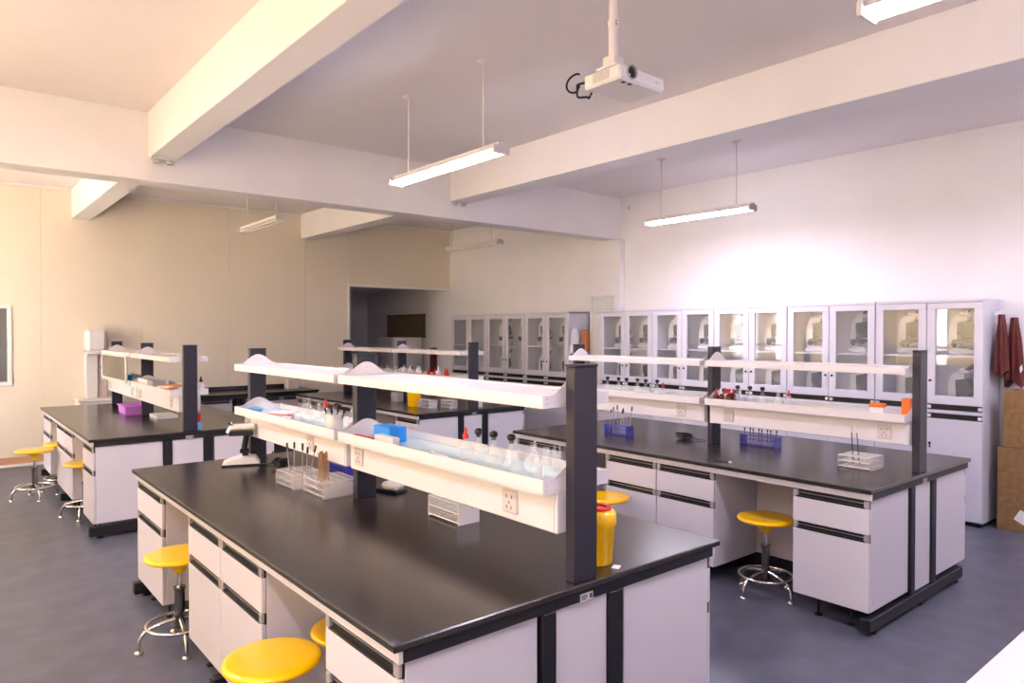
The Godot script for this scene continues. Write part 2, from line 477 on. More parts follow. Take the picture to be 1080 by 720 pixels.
func bench(c: Dictionary) -> void:
	var cx: float = c.cx
	var p: Array = c.posts
	var zn: float = p[0] + 0.045
	var zf: float = p[2] - 0.05
	var x0 := cx - 0.79
	var x1 := cx + 0.79
	var k := (zn - zf) / 3.305
	var nm: String = c.word
	# worktop
	var wt := thing("worktop", "long black resin worktop of the " + nm, "worktop", Vector3(cx, 0.795, (zn + zf) / 2), "black bench worktops")
	put("slab", boxmesh(Vector3(x1 - x0, 0.025, zn - zf), 0.004), M.worktop, wt, Vector3(0, 0.0125, 0))
	# frame
	var f := thing("bench_support", "black steel frame with foot beams carrying the " + nm, "support", Vector3(cx, 0, (zn + zf) / 2), "black bench supports")
	var o := Vector3(cx, 0, (zn + zf) / 2)
	for e in [[zn - 0.006, -1.0], [zf + 0.006, 1.0]]:
		var za: float = e[0]
		var zb: float = e[0] + e[1] * 0.045
		bx("end_rail", f, Vector3(x0 + 0.035, 0.757, minf(za, zb)) - o, Vector3(x1 - 0.045, 0.795, maxf(za, zb)) - o, M.black_steel, 0.003)
		for sx in [[-0.220, -0.157], [0.105, 0.18]]:
			bx("strut", f, Vector3(cx + sx[0], 0.09, minf(za, zb)) - o, Vector3(cx + sx[1], 0.757, maxf(za, zb)) - o, M.black_steel, 0.003)
		bx("middle_panel", f, Vector3(cx - 0.155, 0.10, za + e[1] * 0.012) - o, Vector3(cx + 0.103, 0.755, za + e[1] * 0.03) - o, M.board, 0.002)
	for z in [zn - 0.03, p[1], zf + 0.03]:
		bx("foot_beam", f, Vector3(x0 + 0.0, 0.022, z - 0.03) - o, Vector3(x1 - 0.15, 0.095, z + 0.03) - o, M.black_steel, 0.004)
		for x in [x0 + 0.08, cx - 0.05, x1 - 0.23]:
			put("foot_pad", lathed("pad", [P(0, 0), P(0.028, 0), P(0.028, 0.012), P(0.014, 0.022), P(0, 0.022)], 12), M.black_rubber, f, Vector3(x, 0, z) - o)
	for x in [cx - 0.19, cx + 0.14]:
		bx("long_rail", f, Vector3(x - 0.02, 0.757, zf + 0.06) - o, Vector3(x + 0.02, 0.793, zn - 0.06) - o, M.black_steel)
	bx("spine_panel", f, Vector3(cx - 0.23, 0.12, zf + 0.07) - o, Vector3(cx - 0.215, 0.755, zn - 0.07) - o, M.board_warm)
	bx("spine_panel", f, Vector3(cx + 0.175, 0.12, zf + 0.07) - o, Vector3(cx + 0.19, 0.755, zn - 0.07) - o, M.board_warm)
	for x in [cx - 0.215, cx + 0.16]:  # black panels added to deepen the shade beneath the bench
		bx("shade_panel", f, Vector3(x, 0.004, zf + 0.10) - o, Vector3(x + 0.012, 0.1195, zn - 0.10) - o, M.black_steel)
	# pale apron strips under both long edges, in sections
	var cuts := [0.0, 1.6, 3.305]
	for s in [[x0 + 0.018, x0 + 0.034], [x1 - 0.046, x1 - 0.030]]:
		for i in 2:
			bx("apron_strip", f, Vector3(s[0], 0.7575, zn - 0.004 - cuts[i + 1] * k) - o, Vector3(s[1], 0.7945, zn - 0.006 - cuts[i] * k) - o, M.board, 0.002)
	# grey maker's label on the rail below the post
	var lb := put("rail_label", boxmesh(Vector3(0.062, 0.026, 0.002)), M.sticker_grey, f, Vector3(cx - 0.015, 0.772, zn - 0.0045) - o)
	for q in [[-0.012, 0.006, 0.030], [-0.012, 0.0, 0.030], [-0.014, -0.006, 0.024], [0.020, 0.0, 0.012]]:
		put("print_mark", boxmesh(Vector3(q[2], 0.003 if q[0] < 0 else 0.016, 0.001)), M.print_dark, lb, Vector3(q[0], q[1], 0.0012))
	# cabinets towards the windows, and the near one towards the cabinets
	var segs := [[0.02, 0.505, "near end cabinet"], [1.095, 1.612, "near paired cabinet"], [1.612, 2.135, "far paired cabinet"], [2.665, 3.285, "far end cabinet"]]
	for sgm in segs:
		var a: float = sgm[0] * k
		var b: float = sgm[1] * k
		bench_cabinet(Vector3(x0 + 0.028, 0, zn - (a + b) / 2.0), b - a - 0.002, 0.0, "white %s, %s, window side" % [sgm[2], nm], "white cabinets under the benches", 0.53)
	bench_cabinet(Vector3(x1 - 0.040, 0, zn - 0.2625 * k), 0.483 * k, PI, "white near end cabinet, %s, glazed cabinet side" % nm, "white cabinets under the benches", 0.55)
	# reagent shelf
	var rs := thing("reagent_shelf", "white two-tier reagent shelf on grey posts on the " + nm, "shelf", Vector3(cx, H_TOP, p[1]), "reagent shelves on the benches")
	o = Vector3(cx, H_TOP, p[1])
	for z in p:
		var po := bx("post", rs, Vector3(cx - 0.0575, H_TOP, z - 0.023) - o, Vector3(cx + 0.0575, 1.578, z + 0.023) - o, M.post_grey, 0.003)
		put("post_cap", boxmesh(Vector3(0.119, 0.008, 0.050), 0.002), M.post_grey, po, Vector3(0, 0.383, 0))
	for i in 2:
		var za: float = p[i] - 0.0235
		var zb: float = p[i + 1] + 0.0235
		for lev in [["upper_tray", 1.436, 1.48, 1.545], ["lower_tray", 1.136, 1.188, 1.243]]:
			var zc := (za + zb) / 2.0
			var len := za - zb
			var tr := bx(lev[0], rs, Vector3(cx - 0.165, lev[1], zb + 0.004) - o, Vector3(cx + 0.165, lev[1] + 0.010, za - 0.004) - o, M.white_steel)
			var tc := tr.position
			for s in [-1.0, 1.0]:
				put("lip", boxmesh(Vector3(0.012, lev[2] - lev[1], len - 0.006), 0.003), M.white_steel, tr, Vector3(cx + s * 0.159, (lev[1] + lev[2]) / 2, zc) - o - tc)
			if lev[0] == "lower_tray":
				put("glass_liner", boxmesh(Vector3(0.300, 0.006, len - 0.02)), M.tray_glass, tr, Vector3(cx, lev[1] + 0.0135, zc) - o - tc)
			else:
				put("shelf_board", boxmesh(Vector3(0.304, 0.008, len - 0.02)), M.white_steel, tr, Vector3(cx, lev[2] - 0.012, zc) - o - tc)
			var hump: Mesh = keep("hump %.3f %.3f" % [lev[2] - lev[1], lev[3] - lev[1]], func():
				var poly := PackedVector2Array()
				var hl: float = lev[2] - lev[1]
				var ht: float = lev[3] - lev[1]
				poly.append(Vector2(-0.165, 0)); poly.append(Vector2(0.165, 0)); poly.append(Vector2(0.165, hl))
				for q in 17:
					var u := 1.0 - 2.0 * q / 16.0
					poly.append(Vector2(u * 0.125, hl + (ht - hl) * pow(0.5 + 0.5 * cos(PI * u), 0.8)))
				poly.append(Vector2(-0.165, hl))
				var b := Builder.new()
				b.prism(poly, 0.003)
				return b.mesh())
			for z in [za - 0.0035, zb + 0.0005]:
				var br := put("end_bracket", hump, M.white_steel, tr, Vector3(cx, lev[1], z) - o - tc)
				for y in [lev[2] - lev[1] + 0.01, lev[2] - lev[1] + 0.035]:
					put("screw", boxmesh(Vector3(0.007, 0.007, 0.007), 0.0025), M.aluminium, br, Vector3(0, y, 0.0015))
				for y in [0.014, 0.032]:
					put("screw", boxmesh(Vector3(0.006, 0.006, 0.006), 0.002), M.grey_plastic, br, Vector3(-0.145, y, 0.0015))
		var du := bx("service_duct", rs, Vector3(cx - 0.095, 0.99, zb + 0.002) - o, Vector3(cx + 0.095, 1.136, za - 0.002) - o, M.white_steel, 0.003)
		for sd in [-1.0, 1.0]:
			put("duct_panel", boxmesh(Vector3(0.006, 0.135, za - zb - 0.03), 0.002), M.white_steel, du, Vector3(sd * 0.097, -0.002, 0))
		for u in c.sockets[i]:
			var so := put("socket", boxmesh(Vector3(0.010, 0.086, 0.086), 0.003), M.socket_plate, du, Vector3(-0.104, 0.0, lerpf(za, zb, u) - (za + zb) / 2))
			for q in [[0.018, -0.016], [0.018, 0.016], [-0.004, 0.0], [-0.022, -0.013], [-0.022, 0.013]]:
				put("socket_slot", boxmesh(Vector3(0.002, 0.012, 0.005)), M.socket_hole, so, Vector3(-0.0052, q[0], q[1]))

# ------------------------------------------------------------------ stools
var stool0: Node3D
func make_stool(label: String) -> Node3D:
	var t := thing("lab_stool", label, "stool", Vector3.ZERO, "yellow stools at the benches")
	put("seat", lathed("seat", [P(0, 0.452), P(0.06, 0.452), P(0.10, 0.462), P(0.165, 0.476), P(0.176, 0.484), P(0.178, 0.492), P(0.172, 0.501), P(0.155, 0.505), P(0.08, 0.500), P(0, 0.498)], 40), M.yellow_plastic, t)
	put("seat_mount", lathed("mount", [P(0, 0.40), P(0.028, 0.40), P(0.034, 0.425), P(0.055, 0.455), P(0, 0.456)], 16), M.yellow_plastic, t)
	put("column", lathed("column", [P(0, 0.20), P(0.014, 0.20), P(0.014, 0.41), P(0, 0.41)], 14), M.chrome, t)
	put("sleeve", lathed("sleeve", [P(0, 0.10), P(0.026, 0.10), P(0.026, 0.305), P(0.030, 0.308), P(0.030, 0.322), P(0, 0.322)], 16), M.dark_chrome, t)
	var b := Builder.new()
	var ring := []
	for i in 40: ring.append(Vector3(cos(TAU * i / 40) * 0.165, 0.125, sin(TAU * i / 40) * 0.165))
	b.tube(ring, 0.010, 8, true)
	put("foot_ring", b.mesh(), M.chrome, t)
	for i in 4:
		var d := Vector3(cos(TAU * i / 4 + 0.5), 0, sin(TAU * i / 4 + 0.5))
		b = Builder.new()
		b.tube([d * 0.015 + Vector3(0, 0.15, 0), d * 0.10 + Vector3(0, 0.135, 0), d * 0.165 + Vector3(0, 0.115, 0), d * 0.195 + Vector3(0, 0.075, 0), d * 0.20 + Vector3(0, 0.02, 0)], 0.011, 8)
		var l := put("leg", b.mesh(), M.chrome, t)
		put("glide", lathed("glide", [P(0, 0), P(0.022, 0), P(0.023, 0.010), P(0.013, 0.02), P(0, 0.022)], 12), M.chrome, l, d * 0.20)
	return t

func stool(x: float, z: float, turn: float, label: String) -> void:
	if stool0 == null:
		stool0 = make_stool(label)
		stool0.position = Vector3(x, 0, z); stool0.rotation.y = turn
		return
	var o: Node3D = stool0.duplicate()
	o.name = numbered("lab_stool")
	add_child(o)
	o.position = Vector3(x, 0, z); o.rotation.y = turn
	o.set_meta("label", label)

# ------------------------------------------------------------------ tall cabinets
func tall_cabinet(z0: float, z1: float, label: String) -> void:
	# front at x = 6.98 facing the benches; z0 near, z1 far
	var t := thing("glazed_cabinet", label, "cabinet", Vector3(6.98, 0, (z0 + z1) / 2), "tall glazed cabinets along the wall")
	var w := z0 - z1 - 0.004
	var hz := w / 2.0
	var D := 0.45
	var S: Material = M.cabinet_steel
	bx("plinth", t, Vector3(0.03, 0, -hz + 0.02), Vector3(D - 0.02, 0.035, hz - 0.02), M.black_plastic)
	for s in [-1.0, 1.0]:
		bx("side_panel", t, Vector3(0.02, 0.035, s * hz), Vector3(D, 1.985, s * (hz - 0.018)), S)
	bx("top_panel", t, Vector3(0.0, 1.965, -hz), Vector3(D, 1.99, hz), S, 0.003)
	bx("bottom_panel", t, Vector3(0.02, 0.035, -hz + 0.018), Vector3(D, 0.06, hz - 0.018), S)
	bx("back_panel", t, Vector3(D - 0.012, 0.06, -hz + 0.018), Vector3(D, 1.965, hz - 0.018), M.cabinet_steel)
	for y in [0.965, 1.485]:
		bx("shelf", t, Vector3(0.03, y - 0.008, -hz + 0.018), Vector3(D - 0.013, y + 0.008, hz - 0.018), S)
	bx("middle_rail", t, Vector3(0.006, 0.972, -hz + 0.004), Vector3(0.03, 1.0, hz - 0.004), S, 0.003)
	for s in [-1.0, 1.0]:
		var c: float = s * hz / 2.0
		var hw := hz / 2.0 - 0.003
		# glazed upper door: y 1.055 .. 1.962
		var d := bx("glass_door", t, Vector3(0, 1.055, c - hw), Vector3(0.02, 1.130, c + hw), S, 0.003)
		var off := d.position
		put("door_rail", boxmesh(Vector3(0.02, 0.055, hw * 2), 0.003), S, d, Vector3(0.01, 1.9345, c) - off)
		for q in [-1.0, 1.0]:
			put("door_stile", boxmesh(Vector3(0.02, 0.777, 0.068), 0.003), S, d, Vector3(0.01, 1.5185, c + q * (hw - 0.034)) - off)
		put("pane", boxmesh(Vector3(0.004, 0.790, hw * 2 - 0.12)), M.glass, d, Vector3(0.012, 1.5185, c) - off)
		for hh in [1.0275]:
			put("handle_channel", boxmesh(Vector3(0.008, 0.047, hw * 2 - 0.01)), M.dark_channel, d, Vector3(0.020, hh, c) - off)
			for q in [-1.0, 1.0]:
				put("end_clip", boxmesh(Vector3(0.02, 0.028, 0.03), 0.004), M.white_plastic, d, Vector3(0.008, hh, c + q * (hw - 0.02)) - off)
		put("lock", lathed("lock", [P(0, 0), P(0.011, 0), P(0.011, 0.012), P(0.006, 0.016), P(0, 0.016)], 12), M.black_plastic, d, Vector3(0.001, 1.265, c - s * (hw - 0.03)) - off, Basis(Vector3(0, 0, 1), PI / 2))
		# solid lower door
		var l := bx("door", t, Vector3(0, 0.045, c - hw), Vector3(0.02, 0.922, c + hw), S, 0.003)
		off = l.position
		put("handle_channel", boxmesh(Vector3(0.008, 0.047, hw * 2 - 0.01)), M.dark_channel, l, Vector3(0.020, 0.947, c) - off)
		for q in [-1.0, 1.0]:
			put("end_clip", boxmesh(Vector3(0.02, 0.028, 0.03), 0.004), M.white_plastic, l, Vector3(0.008, 0.947, c + q * (hw - 0.02)) - off)
		put("lock", lathed("lock", []), M.black_plastic, l, Vector3(0.001, 0.698, c - s * (hw - 0.03)) - off, Basis(Vector3(0, 0, 1), PI / 2))
		put("lock_plate", boxmesh(Vector3(0.004, 0.03, 0.012)), M.black_plastic, l, Vector3(-0.001, 0.67, c - s * (hw - 0.03)) - off)

var scope0: Node3D
func make_microscope(label: String) -> Node3D:
	# eyepieces towards -x (the door), arm behind; built from side profiles
	var t := thing("microscope", label, "microscope", Vector3.ZERO, "white microscopes in the glazed cabinets")
	var W: Material = M.white_plastic
	var b := Builder.new()
	b.box(Vector3(0, 0.02, 0), Vector3(0.19, 0.04, 0.15), 0.012)
	b.box(Vector3(0.0, 0.045, 0), Vector3(0.12, 0.02, 0.11), 0.008)
	put("base", b.mesh(), W, t)
	# arm: a curved slab seen from the side (z direction)
	b = Builder.new()
	var poly := PackedVector2Array()
	for q in [[0.085, 0.03], [0.095, 0.12], [0.09, 0.22], [0.075, 0.29], [0.04, 0.325], [-0.02, 0.325], [-0.035, 0.30], [-0.03, 0.275], [0.015, 0.265], [0.035, 0.235], [0.035, 0.12], [0.02, 0.03]]:
		poly.append(Vector2(q[0], q[1]))
	b.prism(poly, 0.075, Transform3D(Basis(), Vector3(0, 0, -0.0375)))
	put("arm", b.mesh(), W, t)
	b = Builder.new()
	b.box(Vector3(-0.01, 0.108, 0), Vector3(0.15, 0.028, 0.15), 0.003)
	b.box(Vector3(0.02, 0.10, 0), Vector3(0.03, 0.03, 0.05), 0.003)
	put("stage", b.mesh(), M.black_plastic, t)
	b = Builder.new()
	b.lathe([P(0, 0), P(0.022, 0), P(0.028, 0.012), P(0.028, 0.03), P(0, 0.03)], 14, Transform3D(Basis(), Vector3(-0.01, 0.235, 0)))
	for i in 3:
		var a := TAU * i / 3
		b.lathe([P(0, -0.06), P(0.007, -0.06), P(0.010, -0.02), P(0.010, 0), P(0, 0)], 8, Transform3D(Basis(Vector3(cos(a), 0, sin(a)), 0.35), Vector3(-0.01, 0.24, 0) + Vector3(sin(a), 0, -cos(a)) * 0.012))
	b.prism(PackedVector2Array([Vector2(0.034, 0.262), Vector2(-0.055, 0.278), Vector2(-0.095, 0.175), Vector2(-0.06, 0.135), Vector2(0.0, 0.135), Vector2(0.034, 0.19)]), 0.085, Transform3D(Basis(), Vector3(0, 0, -0.0425)))
	put("objective_turret", b.mesh(), M.black_plastic, t)
	b = Builder.new()
	b.box(Vector3(-0.02, 0.335, 0), Vector3(0.09, 0.05, 0.085), 0.012)
	put("head", b.mesh(), W, t)
	b = Builder.new()
	for z in [-0.03, 0.03]:
		b.tube([Vector3(-0.04, 0.345, z), Vector3(-0.115, 0.395, z)], 0.014, 10)
	put("eyepieces", b.mesh(), M.black_plastic, t)
	for s in [-1.0, 1.0]:
		put("focus_knob", lathed("knob", [P(0, 0), P(0.024, 0), P(0.025, 0.014), P(0.015, 0.018), P(0.014, 0.032), P(0, 0.033)], 14), M.black_plastic, t, Vector3(0.055, 0.085, s * 0.037), Basis(Vector3(1, 0, 0), s * PI / 2))
	return t

func microscope(at: Vector3, turn: float, label: String) -> void:
	var o: Node3D
	if scope0 == null:
		scope0 = make_microscope(label)
		o = scope0
	else:
		o = scope0.duplicate()
		o.name = numbered("microscope")
		add_child(o)
		o.set_meta("label", label)
	o.position = at
	o.rotation.y = turn
	o.scale = Vector3.ONE * 1.12

func build_tall_cabinets() -> void:
	var rows := [
		[-2.05, -2.95, "tall glazed cabinet at the corner with the hanging maroon cloths", "cabinet by the maroon cloths"],
		[-2.95, -3.85, "second tall glazed cabinet counting from the cardboard boxes", "second cabinet from the cardboard boxes"],
		[-3.85, -4.75, "third tall glazed cabinet counting from the cardboard boxes", "third cabinet from the cardboard boxes"],
		[-4.75, -5.65, "fourth tall glazed cabinet counting from the cardboard boxes", "fourth cabinet from the cardboard boxes"],
		[-5.65, -6.55, "fifth tall glazed cabinet, beside the white door frame", "cabinet beside the white door frame"],
		[-7.16, -8.10, "tall glazed cabinet with the orange cloth hung on its side", "cabinet with the orange cloth"],
		[-8.10, -9.05, "tall glazed cabinet between the orange cloth and the alcove corner", "middle cabinet of the far three"],
		[-9.05, -10.05, "tall glazed cabinet standing next to the alcove opening", "cabinet next to the alcove"]]
	var r := RandomNumberGenerator.new()
	r.seed = 5
	for i in rows.size():
		var a: float = rows[i][0]
		var b: float = rows[i][1]
		tall_cabinet(a, b, rows[i][2])
		for s in 2:
			var zc := lerpf(a, b, 0.25 + 0.5 * s) + r.randf_range(-0.02, 0.02)
			for lev in [[1.494, "upper"], [0.974, "lower"]]:
				if i == 7 : continue
				var side: String = ["near", "far"][s]
				var lift := 0.0
				microscope(Vector3(7.19, lev[0] + lift, zc), PI / 2 + r.randf_range(-0.35, 0.25), "white microscope, %s shelf, %s pane, %s" % [lev[1], side, rows[i][3]])

# ------------------------------------------------------------------ lamps and projector
func lamp(x: float, z0: float, z1: float, y: float, lit: bool, label: String) -> void:
	# z0 near end, z1 far end; y the underside of the tube
	var zc := (z0 + z1) / 2
	var len := z0 - z1
	var t := thing("pendant_lamp", label, "lamp", Vector3(x, y, zc), "pendant tube lamps")
	var b := Builder.new()
	var poly := PackedVector2Array([Vector2(-0.03, 0.075), Vector2(0.03, 0.075), Vector2(0.03, 0.05), Vector2(0.055, 0.036), Vector2(0.055, 0.031), Vector2(-0.055, 0.031), Vector2(-0.055, 0.036), Vector2(-0.03, 0.05)])
	b.prism(poly, len, Transform3D(Basis(), Vector3(0, 0, -len / 2)))
	put("housing", b.mesh(), M.white_steel, t)
	for s in [-1.0, 1.0]:
		bx("end_cap", t, Vector3(-0.07, 0.0, s * (len / 2 - 0.012) - 0.012), Vector3(0.07, 0.06, s * (len / 2 - 0.012) + 0.012), M.white_steel, 0.005)
	for q in [-0.035, 0.035]:
		b = Builder.new()
		b.tube([Vector3(q, 0.016, -len / 2 + 0.025), Vector3(q, 0.016, len / 2 - 0.025)], 0.014, 12)
		put("tube", b.mesh(), M.tube_light if lit else M.tube_off, t)
	for s in [-1.0, 1.0]:
		var zz: float = s * len * 0.355
		b = Builder.new()
		b.tube([Vector3(0, 0.07, zz), Vector3(0, CEIL - y - 0.01, zz)], 0.007, 8)
		put("suspension_rod", b.mesh(), M.white_steel, t)
		put("ceiling_rose", lathed("rose", [P(0, -0.03), P(0.012, -0.03), P(0.045, -0.008), P(0.048, 0.0), P(0, 0.0)], 18), M.white_steel, t, Vector3(0, CEIL - y - 0.0005, zz))
	if lit:
		var l := AreaLight3D.new()
		l.name = "tube_glow"
		t.add_child(l, true)
		l.area_size = Vector2(0.10, len - 0.06)
		l.rotation = Vector3(-PI / 2, 0, 0)
		l.position = Vector3(0, -0.006, 0)
		l.light_color = Color(0.93, 0.90, 1.0)
		l.light_energy = LAMP_E
		l.area_range = 25.0
		l.shadow_enabled = true

const LAMP_E := 3.4

func build_projector() -> void:
	var t := thing("projector", "white ceiling projector with black cable hanging from a pole", "projector", Vector3(2.31, 2.80, -2.05))
	var b := Builder.new()
	# body: near corner at the origin, x to the right 0.31, back to z -0.22
	b.box(Vector3(0.155, 0.036, -0.11), Vector3(0.31, 0.066, 0.22), 0.010)
	var body := put("body", b.mesh(), M.white_plastic, t)
	b = Builder.new()
	var fwd := Basis(Vector3(1, 0, 0), PI / 2)
	b.lathe([P(0.022, 0.0), P(0.027, 0.0), P(0.030, 0.010), P(0.030, -0.02)], 24, Transform3D(fwd, Vector3(0.075, 0.042, 0.0)))
	put("lens_ring", b.mesh(), M.grey_plastic, body)
	b = Builder.new()
	b.lathe([P(0, 0.004), P(0.012, 0.003), P(0.023, 0.0)], 24, Transform3D(fwd, Vector3(0.075, 0.042, 0.0025)))
	put("lens", b.mesh(), M.lens_glass, body)
	bx("zoom_lever", body, Vector3(0.045, 0.0, -0.035), Vector3(0.065, 0.004, -0.02), M.black_plastic)
	bx("zoom_lever", body, Vector3(0.085, 0.0, -0.035), Vector3(0.105, 0.004, -0.02), M.black_plastic)
	bx("logo_plate", body, Vector3(0.24, 0.034, 0.0), Vector3(0.265, 0.040, 0.001), M.sticker_grey)
	for i in 7:
		bx("vent_slot", body, Vector3(-0.0005, 0.018 + i * 0.006, -0.16), Vector3(0.002, 0.021 + i * 0.006, -0.06), M.grey_plastic)
	bx("mount_plate", t, Vector3(0.0, 0.069, -0.14), Vector3(0.14, 0.078, -0.02), M.white_steel, 0.002)
	bx("mount_bracket", t, Vector3(0.015, 0.078, -0.115), Vector3(0.085, 0.125, -0.045), M.white_steel, 0.004)
	b = Builder.new()
	b.lathe([P(0, 0.11), P(0.024, 0.11), P(0.024, 0.255), P(0.027, 0.255), P(0.027, 0.285), P(0.021, 0.285), P(0.021, 0.78), P(0, 0.78)], 18, Transform3D(Basis(), Vector3(0.05, 0, -0.08)))
	put("pole", b.mesh(), M.white_steel, t)
	put("ceiling_plate", lathed("pplate", [P(0, -0.012), P(0.06, -0.012), P(0.065, 0.0), P(0, 0.0)], 24), M.white_steel, t, Vector3(0.05, 0.7795, -0.08))
	for y in [0.262, 0.276]:
		for a in 3:
			put("bolt", boxmesh(Vector3(0.008, 0.008, 0.008), 0.002), M.grey_plastic, t, Vector3(0.05 + cos(a * 2.1 + 2.0) * 0.028, y, -0.08 + sin(a * 2.1 + 2.0) * 0.028))
	b = Builder.new()
	var pts := []
	for i in 21:
		var u := i / 20.0
		var a := -0.4 + u * 4.9
		pts.append(Vector3(0.01 - 0.035 * sin(u * PI), 0.045 + 0.045 * cos(a), -0.245 - 0.05 * sin(clampf(a, 0, PI)) - 0.01))
	b.tube(pts, 0.005, 7)
	var cu := Curve3D.new()
	for q in [[0.02, 0.05, -0.21], [0.0, 0.035, -0.26], [0.012, -0.008, -0.27], [0.06, -0.012, -0.245], [0.07, 0.03, -0.215]]:
		cu.add_point(Vector3(q[0], q[1], q[2]), Vector3(-0.012, 0.008, 0.008), Vector3(0.012, -0.008, -0.008))
	b.tube(Array(cu.tessellate(4, 3)), 0.005, 7)
	put("cable", b.mesh(), M.black_rubber, t)


# ------------------------------------------------------------------ small things
const ORD := ["first", "second", "third", "fourth", "fifth", "sixth", "seventh", "eighth", "ninth", "tenth"]

# a thing that is turned from profiles: parts = [[name, key, profile, material], ...]
func turned(called: String, label: String, category: String, at: Vector3, group: String, parts: Array, sc := 1.0) -> Node3D:
	var t := thing(called, label, category, at, group)
	for q in parts:
		var o := put(q[0], lathed(q[1], q[2], 18), q[3], t)
		o.scale = Vector3.ONE * sc
	return t

const FLASK := [Vector2(0, 0.0), Vector2(0.034, 0.0), Vector2(0.037, 0.004), Vector2(0.036, 0.012), Vector2(0.013, 0.078), Vector2(0.0115, 0.09), Vector2(0.0115, 0.108), Vector2(0.014, 0.112)]
const ROUND_FLASK := [Vector2(0, 0.0), Vector2(0.02, 0.0), Vector2(0.034, 0.014), Vector2(0.037, 0.03), Vector2(0.030, 0.05), Vector2(0.014, 0.064), Vector2(0.0115, 0.075), Vector2(0.0115, 0.105), Vector2(0.014, 0.109)]
const BOTTLE := [Vector2(0, 0.0), Vector2(0.022, 0.0), Vector2(0.025, 0.003), Vector2(0.025, 0.055), Vector2(0.020, 0.066), Vector2(0.010, 0.072), Vector2(0.010, 0.084)]
const LIQUID := [Vector2(0, 0.002), Vector2(0.034, 0.002), Vector2(0.034, 0.010), Vector2(0.026, 0.033), Vector2(0, 0.033)]

func flask(at: Vector3, cap: Material, label: String, group: String, sc := 1.0, round_ := false) -> void:
	var parts := [["glass_body", "flask" if not round_ else "roundflask", FLASK if not round_ else ROUND_FLASK, M.clear_glassware]]
	if cap:
		parts.append(["stopper", "stopper", [P(0, 0.100), P(0.009, 0.100), P(0.010, 0.112), P(0.0155, 0.114), P(0.018, 0.122), P(0.016, 0.132), P(0.009, 0.137), P(0, 0.138)], cap])
	turned("glass_flask", label, "flask", at, group, parts, sc)

func bottle(at: Vector3, body: Material, cap: Material, label: String, group: String, sc := 1.0) -> void:
	turned("reagent_bottle", label, "bottle", at, group, [["bottle_body", "bottle", BOTTLE, body],
		["cap", "bcap", [P(0, 0.078), P(0.012, 0.078), P(0.0125, 0.092), P(0.010, 0.096), P(0.006, 0.100), P(0.005, 0.118), P(0, 0.120)], cap]], sc)

# rack: length along z, three levels; holes are the gaps between its bars
func rack(at: Vector3, size: Vector3, m: Material, label: String, turn := 0.0, cols := 8, ends: Material = null) -> Node3D:
	var t := thing("test_tube_rack", label, "rack", at, "test tube racks on the worktops", turn)
	var hx := size.x / 2
	var hz := size.z / 2
	for s in [-1.0, 1.0]:
		put("end_plate", boxmesh(Vector3(size.x, size.y, 0.006), 0.001), ends if ends else m, t, Vector3(0, size.y / 2, s * (hz - 0.003)))
	for y in [size.y - 0.004, size.y * 0.55, 0.012]:
		var b := Builder.new()
		for i in 5:
			b.box(Vector3(lerpf(-hx + 0.005, hx - 0.005, i / 4.0), 0, 0), Vector3(0.009, 0.006, size.z - 0.012))
		for i in cols + 1:
			b.box(Vector3(0, 0, lerpf(-hz + 0.012, hz - 0.012, float(i) / cols)), Vector3(size.x - 0.004, 0.0055, 0.007))
		put("rack_deck", b.mesh(), m, t, Vector3(0, y, 0))
	return t

func stick(foot: Vector3, tip: Vector3, bulb: Material, shaft: Material, label: String, called := "dropper", category := "dropper", group := "droppers standing in the racks") -> void:
	var t := thing(called, label, category, foot, group)
	var d := tip - foot
	var b := Builder.new()
	b.tube([Vector3.ZERO, d], 0.0032, 6)
	put("shaft", b.mesh(), shaft, t)
	b = Builder.new()
	b.tube([d * 0.84, d * 0.87, d * 0.97, d], 0.006, 7)
	put("bulb", b.mesh(), bulb, t)

func plain_box(called: String, at: Vector3, size: Vector3, m: Material, label: String, category: String, turn := 0.0, lid: Material = null, bev := 0.003) -> Node3D:
	var t := thing(called, label, category, at, "", turn)
	put("carton", boxmesh(size, bev), m, t, Vector3(0, size.y / 2, 0))
	if lid:
		put("lid", boxmesh(Vector3(size.x + 0.004, size.y * 0.3, size.z + 0.004), bev), lid, t, Vector3(0, size.y * 0.86, 0))
	return t

func coil(at: Vector3, r: float, label: String, tail: Array) -> void:
	var t := thing("cable_coil", label, "cable", at)
	var b := Builder.new()
	var pts := []
	var rr := RandomNumberGenerator.new()
	rr.seed = int(at.x * 1000)
	var wob := []
	for i in 6: wob.append(Vector3(rr.randf_range(-0.012, 0.012), 0, rr.randf_range(-0.012, 0.012)))
	for i in 97:
		var u := i / 16.0
		var a := u * TAU
		pts.append(wob[mini(int(u), 5)].lerp(wob[mini(int(u) + 1, 5)], fmod(u, 1.0)) + Vector3(cos(a) * r * (1.0 + 0.12 * sin(u * 2.0)), 0.007 + 0.006 * u + 0.010 * (0.5 + 0.5 * sin(a * 2.0 + u)), sin(a) * r * 0.8))
	pts.append_array(tail)
	b.tube(pts, 0.0042, 6)
	put("cable", b.mesh(), M.black_rubber, t)
	bx("plug", t, Vector3(-0.02, 0.0, -0.02), Vector3(0.015, 0.055, 0.012), M.black_plastic, 0.004)

